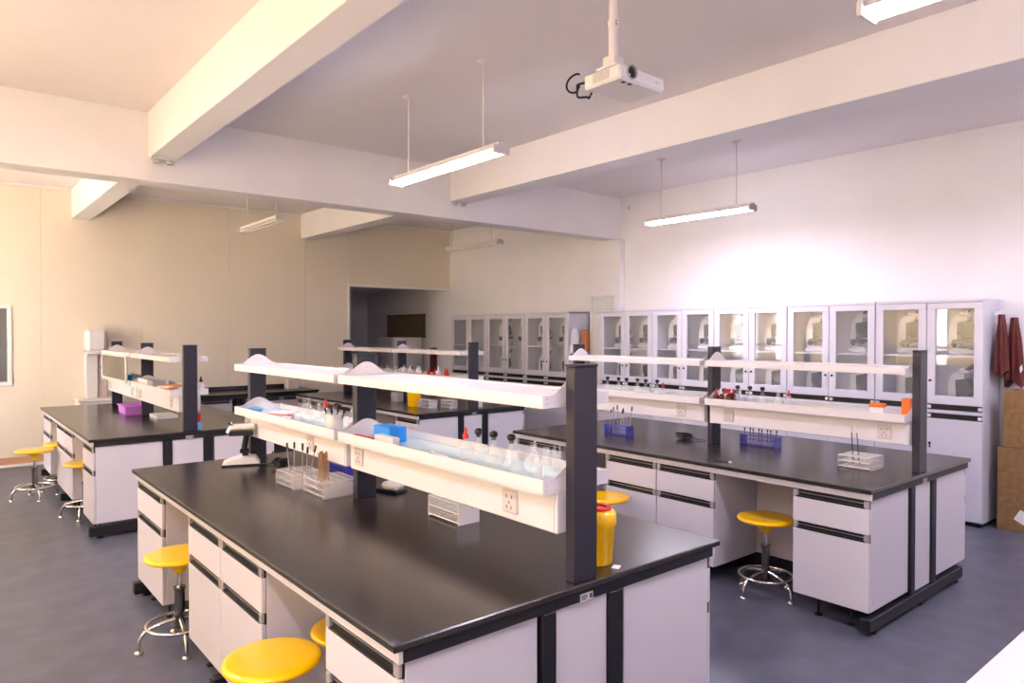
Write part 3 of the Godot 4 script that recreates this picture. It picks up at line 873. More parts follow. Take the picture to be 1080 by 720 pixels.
func cloth(at: Vector3, h: float, w0: float, w1: float, depth: float, m: Material, label: String, sd: int, folds := 5) -> Node3D:
	# hangs from at, downwards
	var t := thing("hanging_cloth", label, "cloth", at, "cloths hung on the cabinet sides")
	var b := Builder.new()
	var rr := RandomNumberGenerator.new()
	rr.seed = sd
	var ph := rr.randf() * TAU
	var seg := 36
	var rows := 12
	var g := []
	for r in rows + 1:
		var u := float(r) / rows
		var line := []
		for s in seg:
			var a := TAU * s / seg
			var w := lerpf(w0, w1, pow(u, 0.7))
			var f := 1.0 + 0.30 * sin(folds * a + ph + u * 2.0) * minf(1.0, u * 3.0) + 0.08 * sin(3 * a - u * 4.0)
			var drop := h * u
			if r == rows: drop += h * 0.07 * sin(2.0 * a + ph)
			line.append(Vector3(cos(a) * w / 2 * f, -drop, sin(a) * depth / 2 * f * (0.5 + 0.5 * u)))
		g.append(line)
	var nn := []
	for r in rows + 1:
		var ln := []
		for s in seg:
			var du: Vector3 = g[mini(r + 1, rows)][s] - g[maxi(r - 1, 0)][s]
			var dv: Vector3 = g[r][(s + 1) % seg] - g[r][(s - 1 + seg) % seg]
			ln.append(dv.cross(du).normalized() * (1.0 if dv.cross(du).dot(Vector3(g[r][s].x, 0, g[r][s].z)) > 0 else -1.0))
		nn.append(ln)
	for r in rows:
		for s in seg:
			var e := (s + 1) % seg
			b.tri(g[r][s], g[r][e], g[r + 1][e], nn[r][s], nn[r][e], nn[r + 1][e])
			b.tri(g[r][s], g[r + 1][e], g[r + 1][s], nn[r][s], nn[r + 1][e], nn[r + 1][s])
	for s in range(1, seg - 1):
		b.tri(g[rows][0], g[rows][s], g[rows][s + 1], Vector3.DOWN, Vector3.DOWN, Vector3.DOWN)
		b.tri(g[0][0], g[0][s], g[0][s + 1], Vector3.UP, Vector3.UP, Vector3.UP)
	put("fabric", b.mesh(), m, t)
	return t

func build_tray_things() -> void:
	var ty := 1.1528
	var g := "glassware on the foreground shelf"
	# foreground bench, near tray, from the bin towards the blue box
	var near_ := [[1.87, -1.885, 0], [1.79, -1.95, 0], [1.82, -2.06, 0], [1.80, -2.17, 1], [1.80, -2.285, 1], [1.80, -2.39, 1]]
	for i in near_.size():
		var q: Array = near_[i]
		var cap: Material = M.black_rubber if q[2] == 1 else null
		flask(Vector3(q[0], ty, q[1]), cap, "clear flask %s, %s from the near post on the foreground shelf" % ["with black stopper" if cap else "without stopper", ORD[i]], g, 1.0, i % 3 == 2)
	var back := [[1.895, -2.02], [1.90, -2.14], [1.90, -2.26], [1.70, -2.02], [1.715, -1.92]]
	for i in back.size():
		bottle(Vector3(back[i][0], ty, back[i][1]), M.clear_glassware, M.clear_glassware, "small clear glass bottle, %s among the flasks beside the near post" % ORD[i], g, 0.85)
	bottle(Vector3(1.79, ty, -2.47), M.clear_glassware, M.red_plastic, "clear bottle with red dropper cap beside the black stoppered flasks", g, 1.1)
	turned("weighing_dish", "small pink dish in front of the red capped bottle", "dish", Vector3(1.71, ty, -2.40), "", [["dish", "dish", [P(0, 0), P(0.022, 0), P(0.028, 0.008), P(0.026, 0.008), P(0.020, 0.003), P(0, 0.003)], M.red_plastic]], 0.8)
	stick(Vector3(1.72, ty + 0.006, -2.50), Vector3(1.74, ty + 0.008, -2.66), M.white_plastic, M.white_plastic, "white plastic spoon lying on the foreground glass tray", "spatula", "spatula", "")
	plain_box("tip_box", Vector3(1.79, ty, -3.12), Vector3(0.10, 0.075, 0.16), M.blue_plastic, "bright blue carton on the foreground shelf beside the middle post", "box")
	plain_box("tip_box", Vector3(1.715, ty, -3.02), Vector3(0.04, 0.042, 0.18), M.white_plastic, "white carton lying in front of the bright blue carton", "box")
	var red := plain_box("glue_packet", Vector3(1.668, ty, -3.17), Vector3(0.028, 0.03, 0.17), M.red_plastic, "small red packet lying before the white carton", "packet")
	for i in 4:
		bx("print_mark", red, Vector3(-0.0146, 0.010, 0.0 + i * 0.018), Vector3(-0.014, 0.020, 0.012 + i * 0.018), M.paper)
	var mug := turned("white_mug", "white plastic mug holding black pens on the foreground shelf", "mug", Vector3(1.70, ty, -3.56), "", [["cup", "mug", [P(0, 0), P(0.042, 0), P(0.044, 0.003), P(0.046, 0.10), P(0.043, 0.10), P(0.041, 0.006), P(0, 0.006)], M.white_plastic]])
	mug.set_meta("group", "")
	for i in 4:
		stick(Vector3(1.70 + 0.01 * (i - 1.5), ty + 0.01, -3.56 + 0.012 * (i - 1.5)), Vector3(1.70 + 0.025 * (i - 1.5), ty + 0.135 - 0.01 * (i % 2), -3.56 + 0.03 * (i - 1.5)), M.black_plastic, M.black_plastic, "black pen standing in the white mug, %s from the bench end" % ORD[i], "pen", "pen", "pens in the white mug")
	# far tray of the foreground bench
	var far_ := [[1.80, -3.75, 1], [1.86, -3.66, 0], [1.84, -3.84, 0], [1.78, -3.93, 0], [1.86, -4.02, 2], [1.76, -4.10, 0], [1.84, -4.22, 0], [1.78, -3.68, 1]]
	for i in far_.size():
		var q: Array = far_[i]
		var cap: Material = [M.clear_glassware, M.black_rubber, M.red_plastic][q[2]]
		if q[2] == 1: flask(Vector3(q[0], ty, q[1]), cap, "black stoppered flask beside the white mug, %s of the far tray glassware" % ORD[i], g)
		else: bottle(Vector3(q[0], ty, q[1]), M.clear_glassware, cap, "clear bottle with %s cap, %s along the far tray of the foreground shelf" % ["red" if q[2] == 2 else "glass", ORD[i]], g, 1.15)
	turned("shallow_dish", "pale blue shallow dish at the far end of the foreground shelf", "dish", Vector3(1.72, ty, -4.86), "", [["dish", "bdish", [P(0, 0), P(0.05, 0), P(0.066, 0.022), P(0.063, 0.022), P(0.05, 0.006), P(0, 0.005)], M.pale_blue]])
	stick(Vector3(1.68, ty + 0.006, -4.70), Vector3(1.80, ty + 0.01, -4.36), M.red_plastic, M.red_plastic, "red pencil lying on the far tray of the foreground shelf", "pencil", "pencil", "")
	plain_box("red_clip", Vector3(1.675, ty, -4.66), Vector3(0.03, 0.018, 0.06), M.red_plastic, "small red clip beside the red pencil on the foreground shelf", "clip", 0.4)
	plain_box("note_pad", Vector3(1.84, ty, -4.62), Vector3(0.10, 0.012, 0.14), M.paper, "white note pad behind the red pencil on the foreground shelf", "paper", 0.3)
	plain_box("slide_box", Vector3(1.74, ty, -4.30), Vector3(0.03, 0.016, 0.07), M.white_plastic, "small white slide box lying between pencil and glassware", "box", 0.5)
	# bench nearest the cardboard boxes
	g = "flasks on the shelf nearest the cabinets"
	var row := [-4.42, -4.30, -4.19, -4.08, -3.97, -3.86]
	for i in row.size():
		flask(Vector3(4.82 + 0.02 * (i % 2), ty, row[i]), M.black_rubber, "black stoppered flask, %s from the far post of the shelf facing the cabinets" % ORD[i], g)
	bottle(Vector3(4.79, ty, -3.76), M.clear_glassware, M.red_plastic, "clear bottle with red cap at the end of the black stoppered row", g)
	for i in 3:
		flask(Vector3(4.80, ty, -3.05 + 0.105 * i), M.black_rubber, "black stoppered flask, %s after the red capped bottles by the middle post" % ORD[i], g)
	flask(Vector3(4.83, ty, -2.73), null, "clear flask without stopper beside the single red capped bottle", g)
	bottle(Vector3(4.86, ty, -2.665), M.clear_glassware, M.red_plastic, "red capped clear bottle standing alone after the flasks", g)
	var cl := [[4.74, -3.20], [4.80, -3.205], [4.86, -3.20], [4.72, -3.14], [4.78, -3.14], [4.85, -3.135], [4.74, -3.09], [4.88, -3.08], [4.82, -3.10]]
	for i in cl.size():
		bottle(Vector3(cl[i][0], ty, cl[i][1]), M.amber_glass if i % 3 != 1 else M.white_plastic, M.red_plastic if i % 2 == 0 else M.white_plastic, "small %s bottle in the red capped cluster by the middle post, %s" % ["brown" if i % 3 != 1 else "white", ORD[i]], "red capped cluster", 0.9)
	stick(Vector3(4.68, ty + 0.006, -3.02), Vector3(4.69, ty + 0.006, -2.88), M.red_plastic, M.red_plastic, "red pencil lying in front of the red capped cluster", "pencil", "pencil", "")
	plain_box("tissue_box", Vector3(4.74, ty, -1.985), Vector3(0.075, 0.085, 0.085), M.white_plastic, "white carton with orange top on the shelf near the near post", "box", 0.2, M.orange_plastic)
	plain_box("orange_packet", Vector3(4.85, ty, -1.845), Vector3(0.08, 0.12, 0.05), M.orange_plastic, "orange packet standing against the post beside the white carton", "packet", 0.1)
	plain_box("note_pad", Vector3(4.70, ty, -1.86), Vector3(0.05, 0.012, 0.10), M.paper, "white pad lying before the orange packet", "paper")
	# bench by the dark window
	turned("shallow_dish", "teal shallow dish on the shelf by the dark window", "dish", Vector3(1.74, ty, -9.1), "", [["dish", "tdish", [P(0, 0), P(0.07, 0), P(0.10, 0.05), P(0.096, 0.05), P(0.068, 0.006), P(0, 0.006)], M.teal_plastic]])
	plain_box("sample_carton", Vector3(1.78, ty, -7.95), Vector3(0.2, 0.07, 0.42), M.white_plastic, "long white carton on the shelf by the dark window", "box", 0.0, M.white_steel)
	plain_box("sample_carton", Vector3(1.72, ty, -7.55), Vector3(0.12, 0.075, 0.22), M.grey_plastic, "grey carton on the shelf by the dark window", "box")
	for i in 4:
		plain_box("slide_tray", Vector3(1.74 + 0.02 * (i % 2), ty + 0.0125 * i, -7.22 + 0.02 * i), Vector3(0.12, 0.012, 0.20), M.paper if i % 2 == 0 else M.orange_cloth, "flat tray in the small stack near the near post, %s from its bottom" % ORD[i], "tray", 0.15 * i)
	bottle(Vector3(1.90, ty, -6.72), M.white_plastic, M.black_plastic, "white bottle with black cap behind the near post by the window", "", 1.2)
	# bench in front of the alcove
	g = "glassware before the alcove"
	var zz := [-8.6, -8.5, -8.4, -8.3, -8.2]
	for i in zz.size():
		flask(Vector3(4.80 + 0.03 * (i % 2), ty, zz[i]), null, "clear flask on the far tray before the alcove, %s from the end" % ORD[i], g, 0.95, i % 2 == 0)
	zz = [-7.98, -7.88, -7.78, -7.69, -7.6]
	for i in zz.size():
		bottle(Vector3(4.79 + 0.03 * (i % 2), ty, zz[i]), M.white_plastic if i != 2 else M.clear_glassware, M.white_plastic if i != 2 else M.black_rubber, "small bottle on the near tray before the alcove, %s from the middle post" % ORD[i], g)
	zz = [-7.38, -7.28, -7.16, -7.05, -6.97]
	for i in zz.size():
		bottle(Vector3(4.78 + 0.03 * (i % 2), ty, zz[i]), M.white_plastic if i == 2 else M.red_plastic, M.red_plastic if i != 2 else M.white_plastic, "%s bottle in the red group before the alcove, %s" % ["white" if i == 2 else "red", ORD[i]], g, 0.9 if i != 2 else 1.25)

func build_worktop_things() -> void:
	var y := H_TOP
	# foreground bench
	var a: Material = M.acrylic
	rack(Vector3(1.64, y, -3.885), Vector3(0.19, 0.085, 0.25), a, "clear acrylic rack with droppers, the one nearer the small microscope")
	rack(Vector3(1.69, y, -3.585), Vector3(0.21, 0.085, 0.255), a, "clear acrylic rack crowded with wooden sticks on the foreground bench")
	rack(Vector3(1.93, y, -3.90), Vector3(0.10, 0.085, 0.22), M.violet_blue, "blue rack behind the two clear racks")
	rack(Vector3(1.90, y, -2.72), Vector3(0.12, 0.10, 0.25), M.white_plastic, "white grid rack under the near tray of the foreground bench")
	var d := [[1.60, -3.93, 0.0, -0.05], [1.61, -3.90, 0.01, -0.02], [1.62, -3.80, -0.01, 0.02], [1.63, -3.785, 0.0, 0.03], [1.64, -3.775, 0.02, 0.06]]
	for i in d.size():
		stick(Vector3(d[i][0], y + 0.02, d[i][1]), Vector3(d[i][0] + d[i][2], y + 0.235 + 0.01 * (i % 3), d[i][1] + d[i][3]), M.black_rubber, M.grey_plastic, "thin dropper standing in the clear rack near the small microscope, %s" % ORD[i])
	for i in 7:
		var u := i / 6.0 - 0.5
		stick(Vector3(1.62 + 0.02 * (i % 3), y + 0.02, -3.56 + 0.07 * u), Vector3(1.62 + 0.015 * (i % 3), y + 0.225 + 0.01 * (i % 2), -3.57 + 0.03 * u), M.wood_stick, M.wood_stick, "wooden stick in the crowded clear rack, %s from the bench end" % ORD[i], "wooden_stick", "stick", "sticks in the crowded rack")
	# small microscope with a white base and black stem
	var t := thing("small_microscope", "small microscope with white base and black stem near the far post", "microscope", Vector3(1.60, y, -4.74), "", -0.35)
	var b := Builder.new()
	var poly := PackedVector2Array([Vector2(-0.12, 0.012), Vector2(-0.115, 0.022), Vector2(-0.06, 0.042), Vector2(0.02, 0.058), Vector2(0.085, 0.05), Vector2(0.11, 0.012)])
	b.prism(poly, 0.15, Transform3D(Basis(), Vector3(0, 0, -0.075)))
	put("base", b.mesh(), M.white_plastic, t)
	bx("base_plate", t, Vector3(-0.125, 0, -0.08), Vector3(0.115, 0.012, 0.08), M.black_plastic, 0.003)
	b = Builder.new()
	b.tube([Vector3(0.02, 0.05, 0), Vector3(0.015, 0.12, 0), Vector3(0.03, 0.21, 0)], 0.020, 10)
	b.box(Vector3(0.015, 0.09, 0), Vector3(0.06, 0.03, 0.06), 0.008)
	put("stem", b.mesh(), M.black_plastic, t)
	bx("stage", t, Vector3(-0.08, 0.195, -0.045), Vector3(0.07, 0.225, 0.045), M.black_plastic, 0.004)
	b = Builder.new()
	b.box(Vector3(0.0, 0.25, 0), Vector3(0.16, 0.035, 0.075), 0.010)
	b.tube([Vector3(-0.07, 0.245, 0), Vector3(-0.085, 0.21, 0)], 0.018, 10)
	put("head", b.mesh(), M.white_plastic, t)
	b = Builder.new()
	b.tube([Vector3(-0.06, 0.262, 0.02), Vector3(-0.075, 0.285, 0.022)], 0.012, 10)
	put("eyepiece", b.mesh(), M.chrome, t)
	coil(Vector3(1.77, y, -4.48), 0.055, "black power cable coiled beside the small microscope", [Vector3(-0.01, 0.02, -0.06), Vector3(-0.04, 0.008, -0.12), Vector3(-0.08, 0.008, -0.16)])
	# yellow sharps bin
	var pr := [P(0, 0), P(0.052, 0), P(0.055, 0.004), P(0.066, 0.145), P(0.071, 0.15), P(0.071, 0.185), P(0.064, 0.20), P(0.052, 0.205)]
	turned("sharps_bin", "yellow bin with red ring lid beside the nearest grey post", "bin", Vector3(1.965, y, -1.85), "yellow bins", [["bucket", "bin", pr, M.yellow_plastic],
		["lid_ring", "binlid", [P(0.052, 0.203), P(0.053, 0.212), P(0.046, 0.218), P(0.036, 0.214), P(0.034, 0.203)], M.red_plastic], ["lid_flap", "binflap", [P(0, 0.207), P(0.036, 0.206), P(0.036, 0.200)], M.orange_plastic]])
	var pp := thing("paper_slip", "small white paper slip on the worktop in front of the yellow bin", "paper", Vector3(1.975, y, -1.765), "", 0.5)
	put("sheet", boxmesh(Vector3(0.04, 0.001, 0.028)), M.paper, pp, Vector3(0, 0.0008, 0))
	t = thing("computer_mouse", "white and black mouse-like device behind the middle post", "device", Vector3(1.96, y, -3.40), "", 0.3)
	b = Builder.new()
	b.box(Vector3(0, 0.008, 0), Vector3(0.10, 0.016, 0.15), 0.005)
	put("foot_plate", b.mesh(), M.black_plastic, t)
	b = Builder.new()
	b.box(Vector3(0, 0.035, 0.01), Vector3(0.08, 0.04, 0.12), 0.015)
	put("shell", b.mesh(), M.white_plastic, t)
	# bench nearest the cardboard boxes
	rack(Vector3(4.56, y, -4.05), Vector3(0.10, 0.085, 0.25), M.violet_blue, "blue rack with thin droppers at the far part of the bench nearest the boxes")
	for i in 6:
		var u := i / 5.0 - 0.5
		stick(Vector3(4.56 + 0.015 * (i % 3 - 1), y + 0.02, -4.05 + 0.20 * u), Vector3(4.56 + 0.02 * (i % 2), y + 0.21 + 0.02 * (i % 3), -4.05 + 0.24 * u * (0.7 if i % 2 == 0 else 1.1)), M.black_rubber, M.grey_plastic, "thin dropper in the far blue rack, %s from its far end" % ORD[i])
	coil(Vector3(4.78, y, -3.53), 0.07, "black charger with coiled cable on the bench nearest the boxes", [Vector3(0.0, 0.02, 0.07), Vector3(0.02, 0.008, 0.13), Vector3(0.03, 0.008, 0.19)])
	rack(Vector3(4.95, y, -2.945), Vector3(0.10, 0.085, 0.30), M.violet_blue, "blue rack holding dark test tubes under the shelf nearest the boxes")
	for i in 8:
		var u := i / 7.0 - 0.5
		stick(Vector3(4.94 + 0.02 * (i % 2), y + 0.02, -2.945 + 0.26 * u), Vector3(4.94 + 0.02 * (i % 2), y + 0.13, -2.945 + 0.26 * u), M.black_rubber, M.black_plastic, "dark test tube in the blue rack, %s from its far end" % ORD[i], "test_tube", "test tube", "dark test tubes in the blue rack")
	rack(Vector3(4.66, y, -2.055), Vector3(0.19, 0.085, 0.215), M.white_plastic, "white wire rack near the near end of the bench nearest the boxes", 0.0, 5, M.acrylic)
	for i in 2:
		stick(Vector3(4.6375, y + 0.024, -2.093 + 0.038 * i), Vector3(4.632, y + 0.265, -2.105 + 0.034 * i), M.white_plastic, M.black_plastic, "black and clear dropper in the white wire rack, the %s one" % ["farther", "nearer"][i])
	stick(Vector3(4.115, y + 0.004, -2.80), Vector3(4.15, y + 0.004, -2.68), M.white_plastic, M.black_plastic, "black pen lying near the worktop edge", "pen", "pen", "")
	# bench by the dark window
	t = thing("plastic_basket", "lilac plastic basket on the bench by the dark window", "basket", Vector3(1.69, y, -8.46))
	for s in [-1.0, 1.0]:
		put("basket_side", boxmesh(Vector3(0.006, 0.09, 0.34), 0.002), M.lilac_plastic, t, Vector3(s * 0.10, 0.05, 0), Basis(Vector3(0, 0, 1), -s * 0.2))
		put("basket_end", boxmesh(Vector3(0.21, 0.09, 0.006), 0.002), M.lilac_plastic, t, Vector3(0, 0.05, s * 0.17), Basis(Vector3(1, 0, 0), s * 0.2))
	put("basket_floor", boxmesh(Vector3(0.19, 0.006, 0.33), 0.002), M.lilac_plastic, t, Vector3(0, 0.004, 0))
	b = Builder.new()
	b.tube([Vector3(-0.115, 0.095, -0.185), Vector3(0.115, 0.095, -0.185), Vector3(0.115, 0.095, 0.185), Vector3(-0.115, 0.095, 0.185)], 0.006, 6, true)
	put("rim", b.mesh(), M.lilac_plastic, t)
	plain_box("instrument_tray", Vector3(1.86, y, -7.88), Vector3(0.20, 0.035, 0.30), M.white_plastic, "flat white instrument tray behind the middle post by the window", "tray")
	plain_box("red_case", Vector3(1.865, y, -6.70), Vector3(0.04, 0.07, 0.06), M.red_plastic, "dark red case on a pale block behind the near post", "case").position.y += 0.0705
	plain_box("pale_block", Vector3(1.865, y, -6.70), Vector3(0.045, 0.07, 0.07), M.pale_blue, "pale blue block behind the near post by the window", "block")
	t = thing("sliding_pane", "white rounded frame with smoked pane on the far shelf bay", "pane", Vector3(1.605, 1.19, -9.0), "")
	b = Builder.new()
	var fr := []
	for k in 4:
		var cz := [0.62, -0.62, -0.62, 0.62][k] as float
		var cy := [0.20, 0.20, 0.03, 0.03][k] as float
		for i in 5:
			var an := PI / 2 * k + PI / 2 * i / 4.0
			fr.append(Vector3(0, cy + 0.05 * sin(an), cz + 0.05 * cos(an)))
	b.tube(fr, 0.012, 8, true)
	put("frame", b.mesh(), M.white_plastic, t)
	put("smoked_pane", boxmesh(Vector3(0.004, 0.26, 1.33)), M.smoked, t, Vector3(0, 0.115, 0))
	# bench in front of the alcove
	turned("sharps_bin", "yellow bucket without lid on the bench before the alcove", "bin", Vector3(4.44, y, -7.16), "yellow bins", [["bucket", "bin2", [P(0, 0), P(0.072, 0), P(0.078, 0.006), P(0.088, 0.19), P(0.094, 0.19), P(0.094, 0.20), P(0.084, 0.20), P(0.072, 0.012), P(0, 0.012)], M.yellow_plastic]])
	rack(Vector3(4.44, y, -6.88), Vector3(0.12, 0.10, 0.24), M.acrylic, "clear rack beside the yellow bucket before the alcove")
	rack(Vector3(4.62, y, -6.70), Vector3(0.10, 0.10, 0.20), M.acrylic, "clear rack beside the near post before the alcove")
	rack(Vector3(4.95, y, -6.62), Vector3(0.12, 0.10, 0.10), M.white_plastic, "small white rack behind the near post before the alcove", 0.0, 3)
	plain_box("beaker_carton", Vector3(4.55, y, -7.75), Vector3(0.10, 0.12, 0.14), M.acrylic, "clear plastic case farther along the bench before the alcove", "case")

func build_far_things() -> void:
	# wall bench along the panel wall
	var wt := thing("worktop", "black worktop of the side bench along the panel wall", "worktop", Vector3(3.4, 0.80, -10.42), "black bench worktops")
	put("slab", boxmesh(Vector3(2.3, 0.03, 0.74), 0.004), M.worktop, wt, Vector3(0, 0.015, 0))
	put("rear_upstand", boxmesh(Vector3(2.3, 0.06, 0.02), 0.003), M.worktop, wt, Vector3(0, 0.06, -0.355))
	var st := thing("bench_support", "black legs and rail of the side bench along the panel wall", "support", Vector3(3.4, 0, -10.42))
	for x in [-1.12, 0.02, 1.12]:
		bx("leg", st, Vector3(x - 0.025, 0, 0.28), Vector3(x + 0.025, 0.80, 0.33), M.black_steel, 0.003)
		bx("leg", st, Vector3(x - 0.025, 0, -0.33), Vector3(x + 0.025, 0.80, -0.28), M.black_steel, 0.003)
	bx("rail", st, Vector3(-1.12, 0.762, 0.285), Vector3(1.12, 0.7995, 0.325), M.black_steel)
	var xs := [[2.34, 3.27, "first"], [3.47, 3.98, "second"], [3.98, 4.46, "third"]]
	for q in xs:
		bench_cabinet(Vector3((q[0] + q[1]) / 2, 0, -10.075), q[1] - q[0] - 0.004, PI / 2, "white drawer cabinet under the side bench, %s from the windows" % q[2], "white cabinets under the side bench", 0.5)
	plain_box("cream_carton", Vector3(4.32, 0.8305, -10.55), Vector3(0.17, 0.155, 0.17), M.board_warm, "cream carton on the side bench against the panel wall", "box")
	plain_box("wall_notice", Vector3(4.52, 0.832, -10.74), Vector3(0.18, 0.16, 0.02), M.paper, "pale card leaning on the wall at the end of the side bench", "card")
	# white dispenser against the panel wall
	var t := thing("water_dispenser", "tall white dispenser with rounded head against the panel wall", "dispenser", Vector3(1.69, 0, -10.6))
	bx("base_cabinet", t, Vector3(-0.22, 0, -0.18), Vector3(0.28, 0.80, 0.20), M.white_plastic, 0.01)
	bx("basin", t, Vector3(-0.24, 0.80, -0.18), Vector3(0.30, 0.835, 0.22), M.white_plastic, 0.012)
	bx("column", t, Vector3(-0.115, 0.835, -0.185), Vector3(0.02, 1.42, 0.0), M.white_plastic, 0.008)
	bx("side_column", t, Vector3(0.03, 0.835, -0.185), Vector3(0.14, 1.42, -0.05), M.board_warm, 0.004)
	bx("groove", t, Vector3(0.021, 0.84, -0.185), Vector3(0.029, 1.41, -0.03), M.grey_plastic)
	bx("head", t, Vector3(-0.12, 1.44, -0.185), Vector3(0.125, 1.74, 0.06), M.white_plastic, 0.04)
	bx("drip_tray", t, Vector3(-0.13, 1.40, -0.17), Vector3(0.13, 1.45, 0.09), M.white_plastic, 0.02)
	bx("button", t, Vector3(0.05, 1.22, -0.05), Vector3(0.075, 1.25, -0.044), M.grey_plastic, 0.002)
	# alcove
	t = thing("fridge", "white refrigerator standing in the dark alcove", "fridge", Vector3(7.06, 0, -12.0))
	bx("body", t, Vector3(-0.28, 0.03, -0.3), Vector3(0.36, 1.60, 0.28), M.white_steel, 0.015)
	bx("door", t, Vector3(-0.28, 0.06, 0.285), Vector3(0.36, 1.0, 0.33), M.white_steel, 0.01)
	bx("door", t, Vector3(-0.28, 1.01, 0.285), Vector3(0.36, 1.60, 0.33), M.white_steel, 0.01)
	bx("handle", t, Vector3(-0.25, 1.05, 0.33), Vector3(-0.23, 1.3, 0.35), M.grey_plastic, 0.003)
	bx("base", t, Vector3(-0.26, 0, -0.28), Vector3(0.34, 0.03, 0.28), M.black_plastic)
	t = thing("notice_board", "dark olive board on the alcove side wall above the refrigerator", "board", Vector3(7.46, 1.615, -12.35))
	bx("sheet", t, Vector3(-0.02, 0.0, -0.72), Vector3(0.005, 0.42, 0.72), M.dark_board)
	for q in [[-0.02, 0.0], [0.42, 0.44]]:
		bx("frame_rail", t, Vector3(-0.03, q[0], -0.74), Vector3(0.005, q[1], 0.74), M.dark_channel)
	plain_box("fire_box", Vector3(7.40, 0.9, -11.25), Vector3(0.10, 0.50, 0.10), M.maroon_cloth, "dark brown box mounted on the alcove wall beside the refrigerator", "box")
	plain_box("stacked_crate", Vector3(6.35, 0, -12.2), Vector3(0.55, 1.25, 0.5), M.black_plastic, "dark cupboard beside the refrigerator in the alcove", "cupboard", 0.0, M.grey_plastic)
	# louvred panel in the gap between the cabinets
	t = thing("louvred_panel", "white louvred panel in the gap between the cabinet groups", "panel", Vector3(7.35, 0, -6.83))
	for z in [-0.235, 0.205]:
		bx("frame", t, Vector3(-0.02, 0, z), Vector3(0.018, 2.20, z + 0.03), M.window_white, 0.003)
	bx("frame", t, Vector3(-0.02, 2.20, -0.235), Vector3(0.018, 2.23, 0.235), M.window_white, 0.003)
	bx("leaf", t, Vector3(0.0, 0, -0.205), Vector3(0.016, 1.95, 0.205), M.window_white)
	for i in 5:
		put("slat", boxmesh(Vector3(0.006, 0.055, 0.40)), M.window_white, t, Vector3(0.006, 1.98 + i * 0.045, 0), Basis(Vector3(0, 0, 1), 0.6))
	# cardboard boxes beside the first cabinet
	var bx_ := [[0.0, 0.365, -1.975, "bottom"], [0.3655, 0.345, -1.975, "middle"], [0.711, 0.485, -1.935, "topmost"]]
	for q in bx_:
		t = thing("cardboard_box", "brown cardboard box, %s of the stack beside the cabinets" % q[3], "box", Vector3(7.28, q[0], q[2] + 0.26), "cardboard boxes in the corner")
		bx("carton", t, Vector3(-0.18, 0, -0.26), Vector3(0.18, q[1], 0.26), M.cardboard, 0.004)
		bx("tape", t, Vector3(-0.1815, q[1] - 0.07, -0.03), Vector3(-0.18, q[1] - 0.002, 0.03), M.cardboard_tape)
		if q[3] == "bottom":
			put("shipping_label", boxmesh(Vector3(0.001, 0.10, 0.09)), M.paper, t, Vector3(-0.1806, 0.13, -0.075), Basis(Vector3(1, 0, 0), 0.5))
	# cloths
	t = cloth(Vector3(7.20, 1.855, -1.98), 0.50, 0.05, 0.15, 0.10, M.maroon_cloth, "reddish brown cloth hanging flat on the cabinet side", 1, 6)
	bx("hook", t, Vector3(-0.012, -0.01, -0.05), Vector3(0.012, 0.03, 0.0), M.white_plastic, 0.003)
	t = cloth(Vector3(7.37, 1.83, -1.93), 0.58, 0.05, 0.17, 0.12, M.maroon_cloth, "dark maroon cloth with white tag hanging beside the wall", 2, 7)
	bx("hook", t, Vector3(-0.012, -0.01, -0.11), Vector3(0.012, 0.03, 0.0), M.white_plastic, 0.003)
	put("white_tag", boxmesh(Vector3(0.07, 0.05, 0.003)), M.paper, t, Vector3(-0.04, -0.45, 0.062), Basis(Vector3(0, 0, 1), 0.4))
	t = cloth(Vector3(7.27, 1.74, -7.10), 0.32, 0.10, 0.12, 0.09, M.orange_cloth, "orange cloth hanging on the cabinet side behind the far post", 3)
	bx("hook", t, Vector3(-0.01, -0.01, -0.05), Vector3(0.01, 0.03, 0.0), M.white_plastic, 0.003)
	t = cloth(Vector3(7.06, 1.75, -7.11), 0.36, 0.10, 0.17, 0.08, M.white_cloth, "white cloth hanging on the cabinet side beside the orange cloth", 4, 3)
	bx("hook", t, Vector3(-0.01, -0.01, -0.05), Vector3(0.01, 0.03, 0.0), M.white_plastic, 0.003)
	# white desk at the viewer's side
	t = thing("teacher_desk", "white desk corner at the bottom edge of the picture", "desk", Vector3(2.4, 0, -0.27))
	bx("desk_top", t, Vector3(-0.75, 0.77, -0.365), Vector3(0.75, 0.80, 0.365), M.board, 0.004)
	for x in [-0.72, 0.68]:
		bx("side_panel", t, Vector3(x, 0, -0.34), Vector3(x + 0.03, 0.77, 0.34), M.board, 0.002)
	bx("front_panel", t, Vector3(-0.69, 0.15, -0.30), Vector3(0.68, 0.77, -0.28), M.board)
	# twin spot fittings under the beam ends, small detectors
	for q in [[1.56, -6.56, "under the beam end near the panel wall"], [4.66, -6.54, "under the beam end beside the hanging lamps"]]:
		t = thing("twin_spot_fitting", "small white twin spot fitting " + q[2], "light fitting", Vector3(q[0], 3.19, q[1]), "spot fittings under the beams")
		bx("plate", t, Vector3(-0.10, -0.012, -0.04), Vector3(0.10, -0.0005, 0.04), M.white_plastic, 0.003)
		for x in [-0.055, 0.055]:
			put("spot_head", lathed("spot", [P(0, -0.05), P(0.022, -0.05), P(0.030, -0.045), P(0.030, -0.02), P(0.018, -0.010), P(0, -0.010)], 16), M.sticker_grey, t, Vector3(x, 0, 0))
	t = thing("smoke_detector", "tiny round detector on the wall above the louvred panel", "detector", Vector3(XR - 0.0005, 3.42, -6.45))
	put("cover", lathed("detector", [P(0, 0), P(0.03, 0), P(0.028, 0.015), P(0, 0.02)], 14), M.board_warm, t, Vector3.ZERO, Basis(Vector3(0, 0, 1), PI / 2))

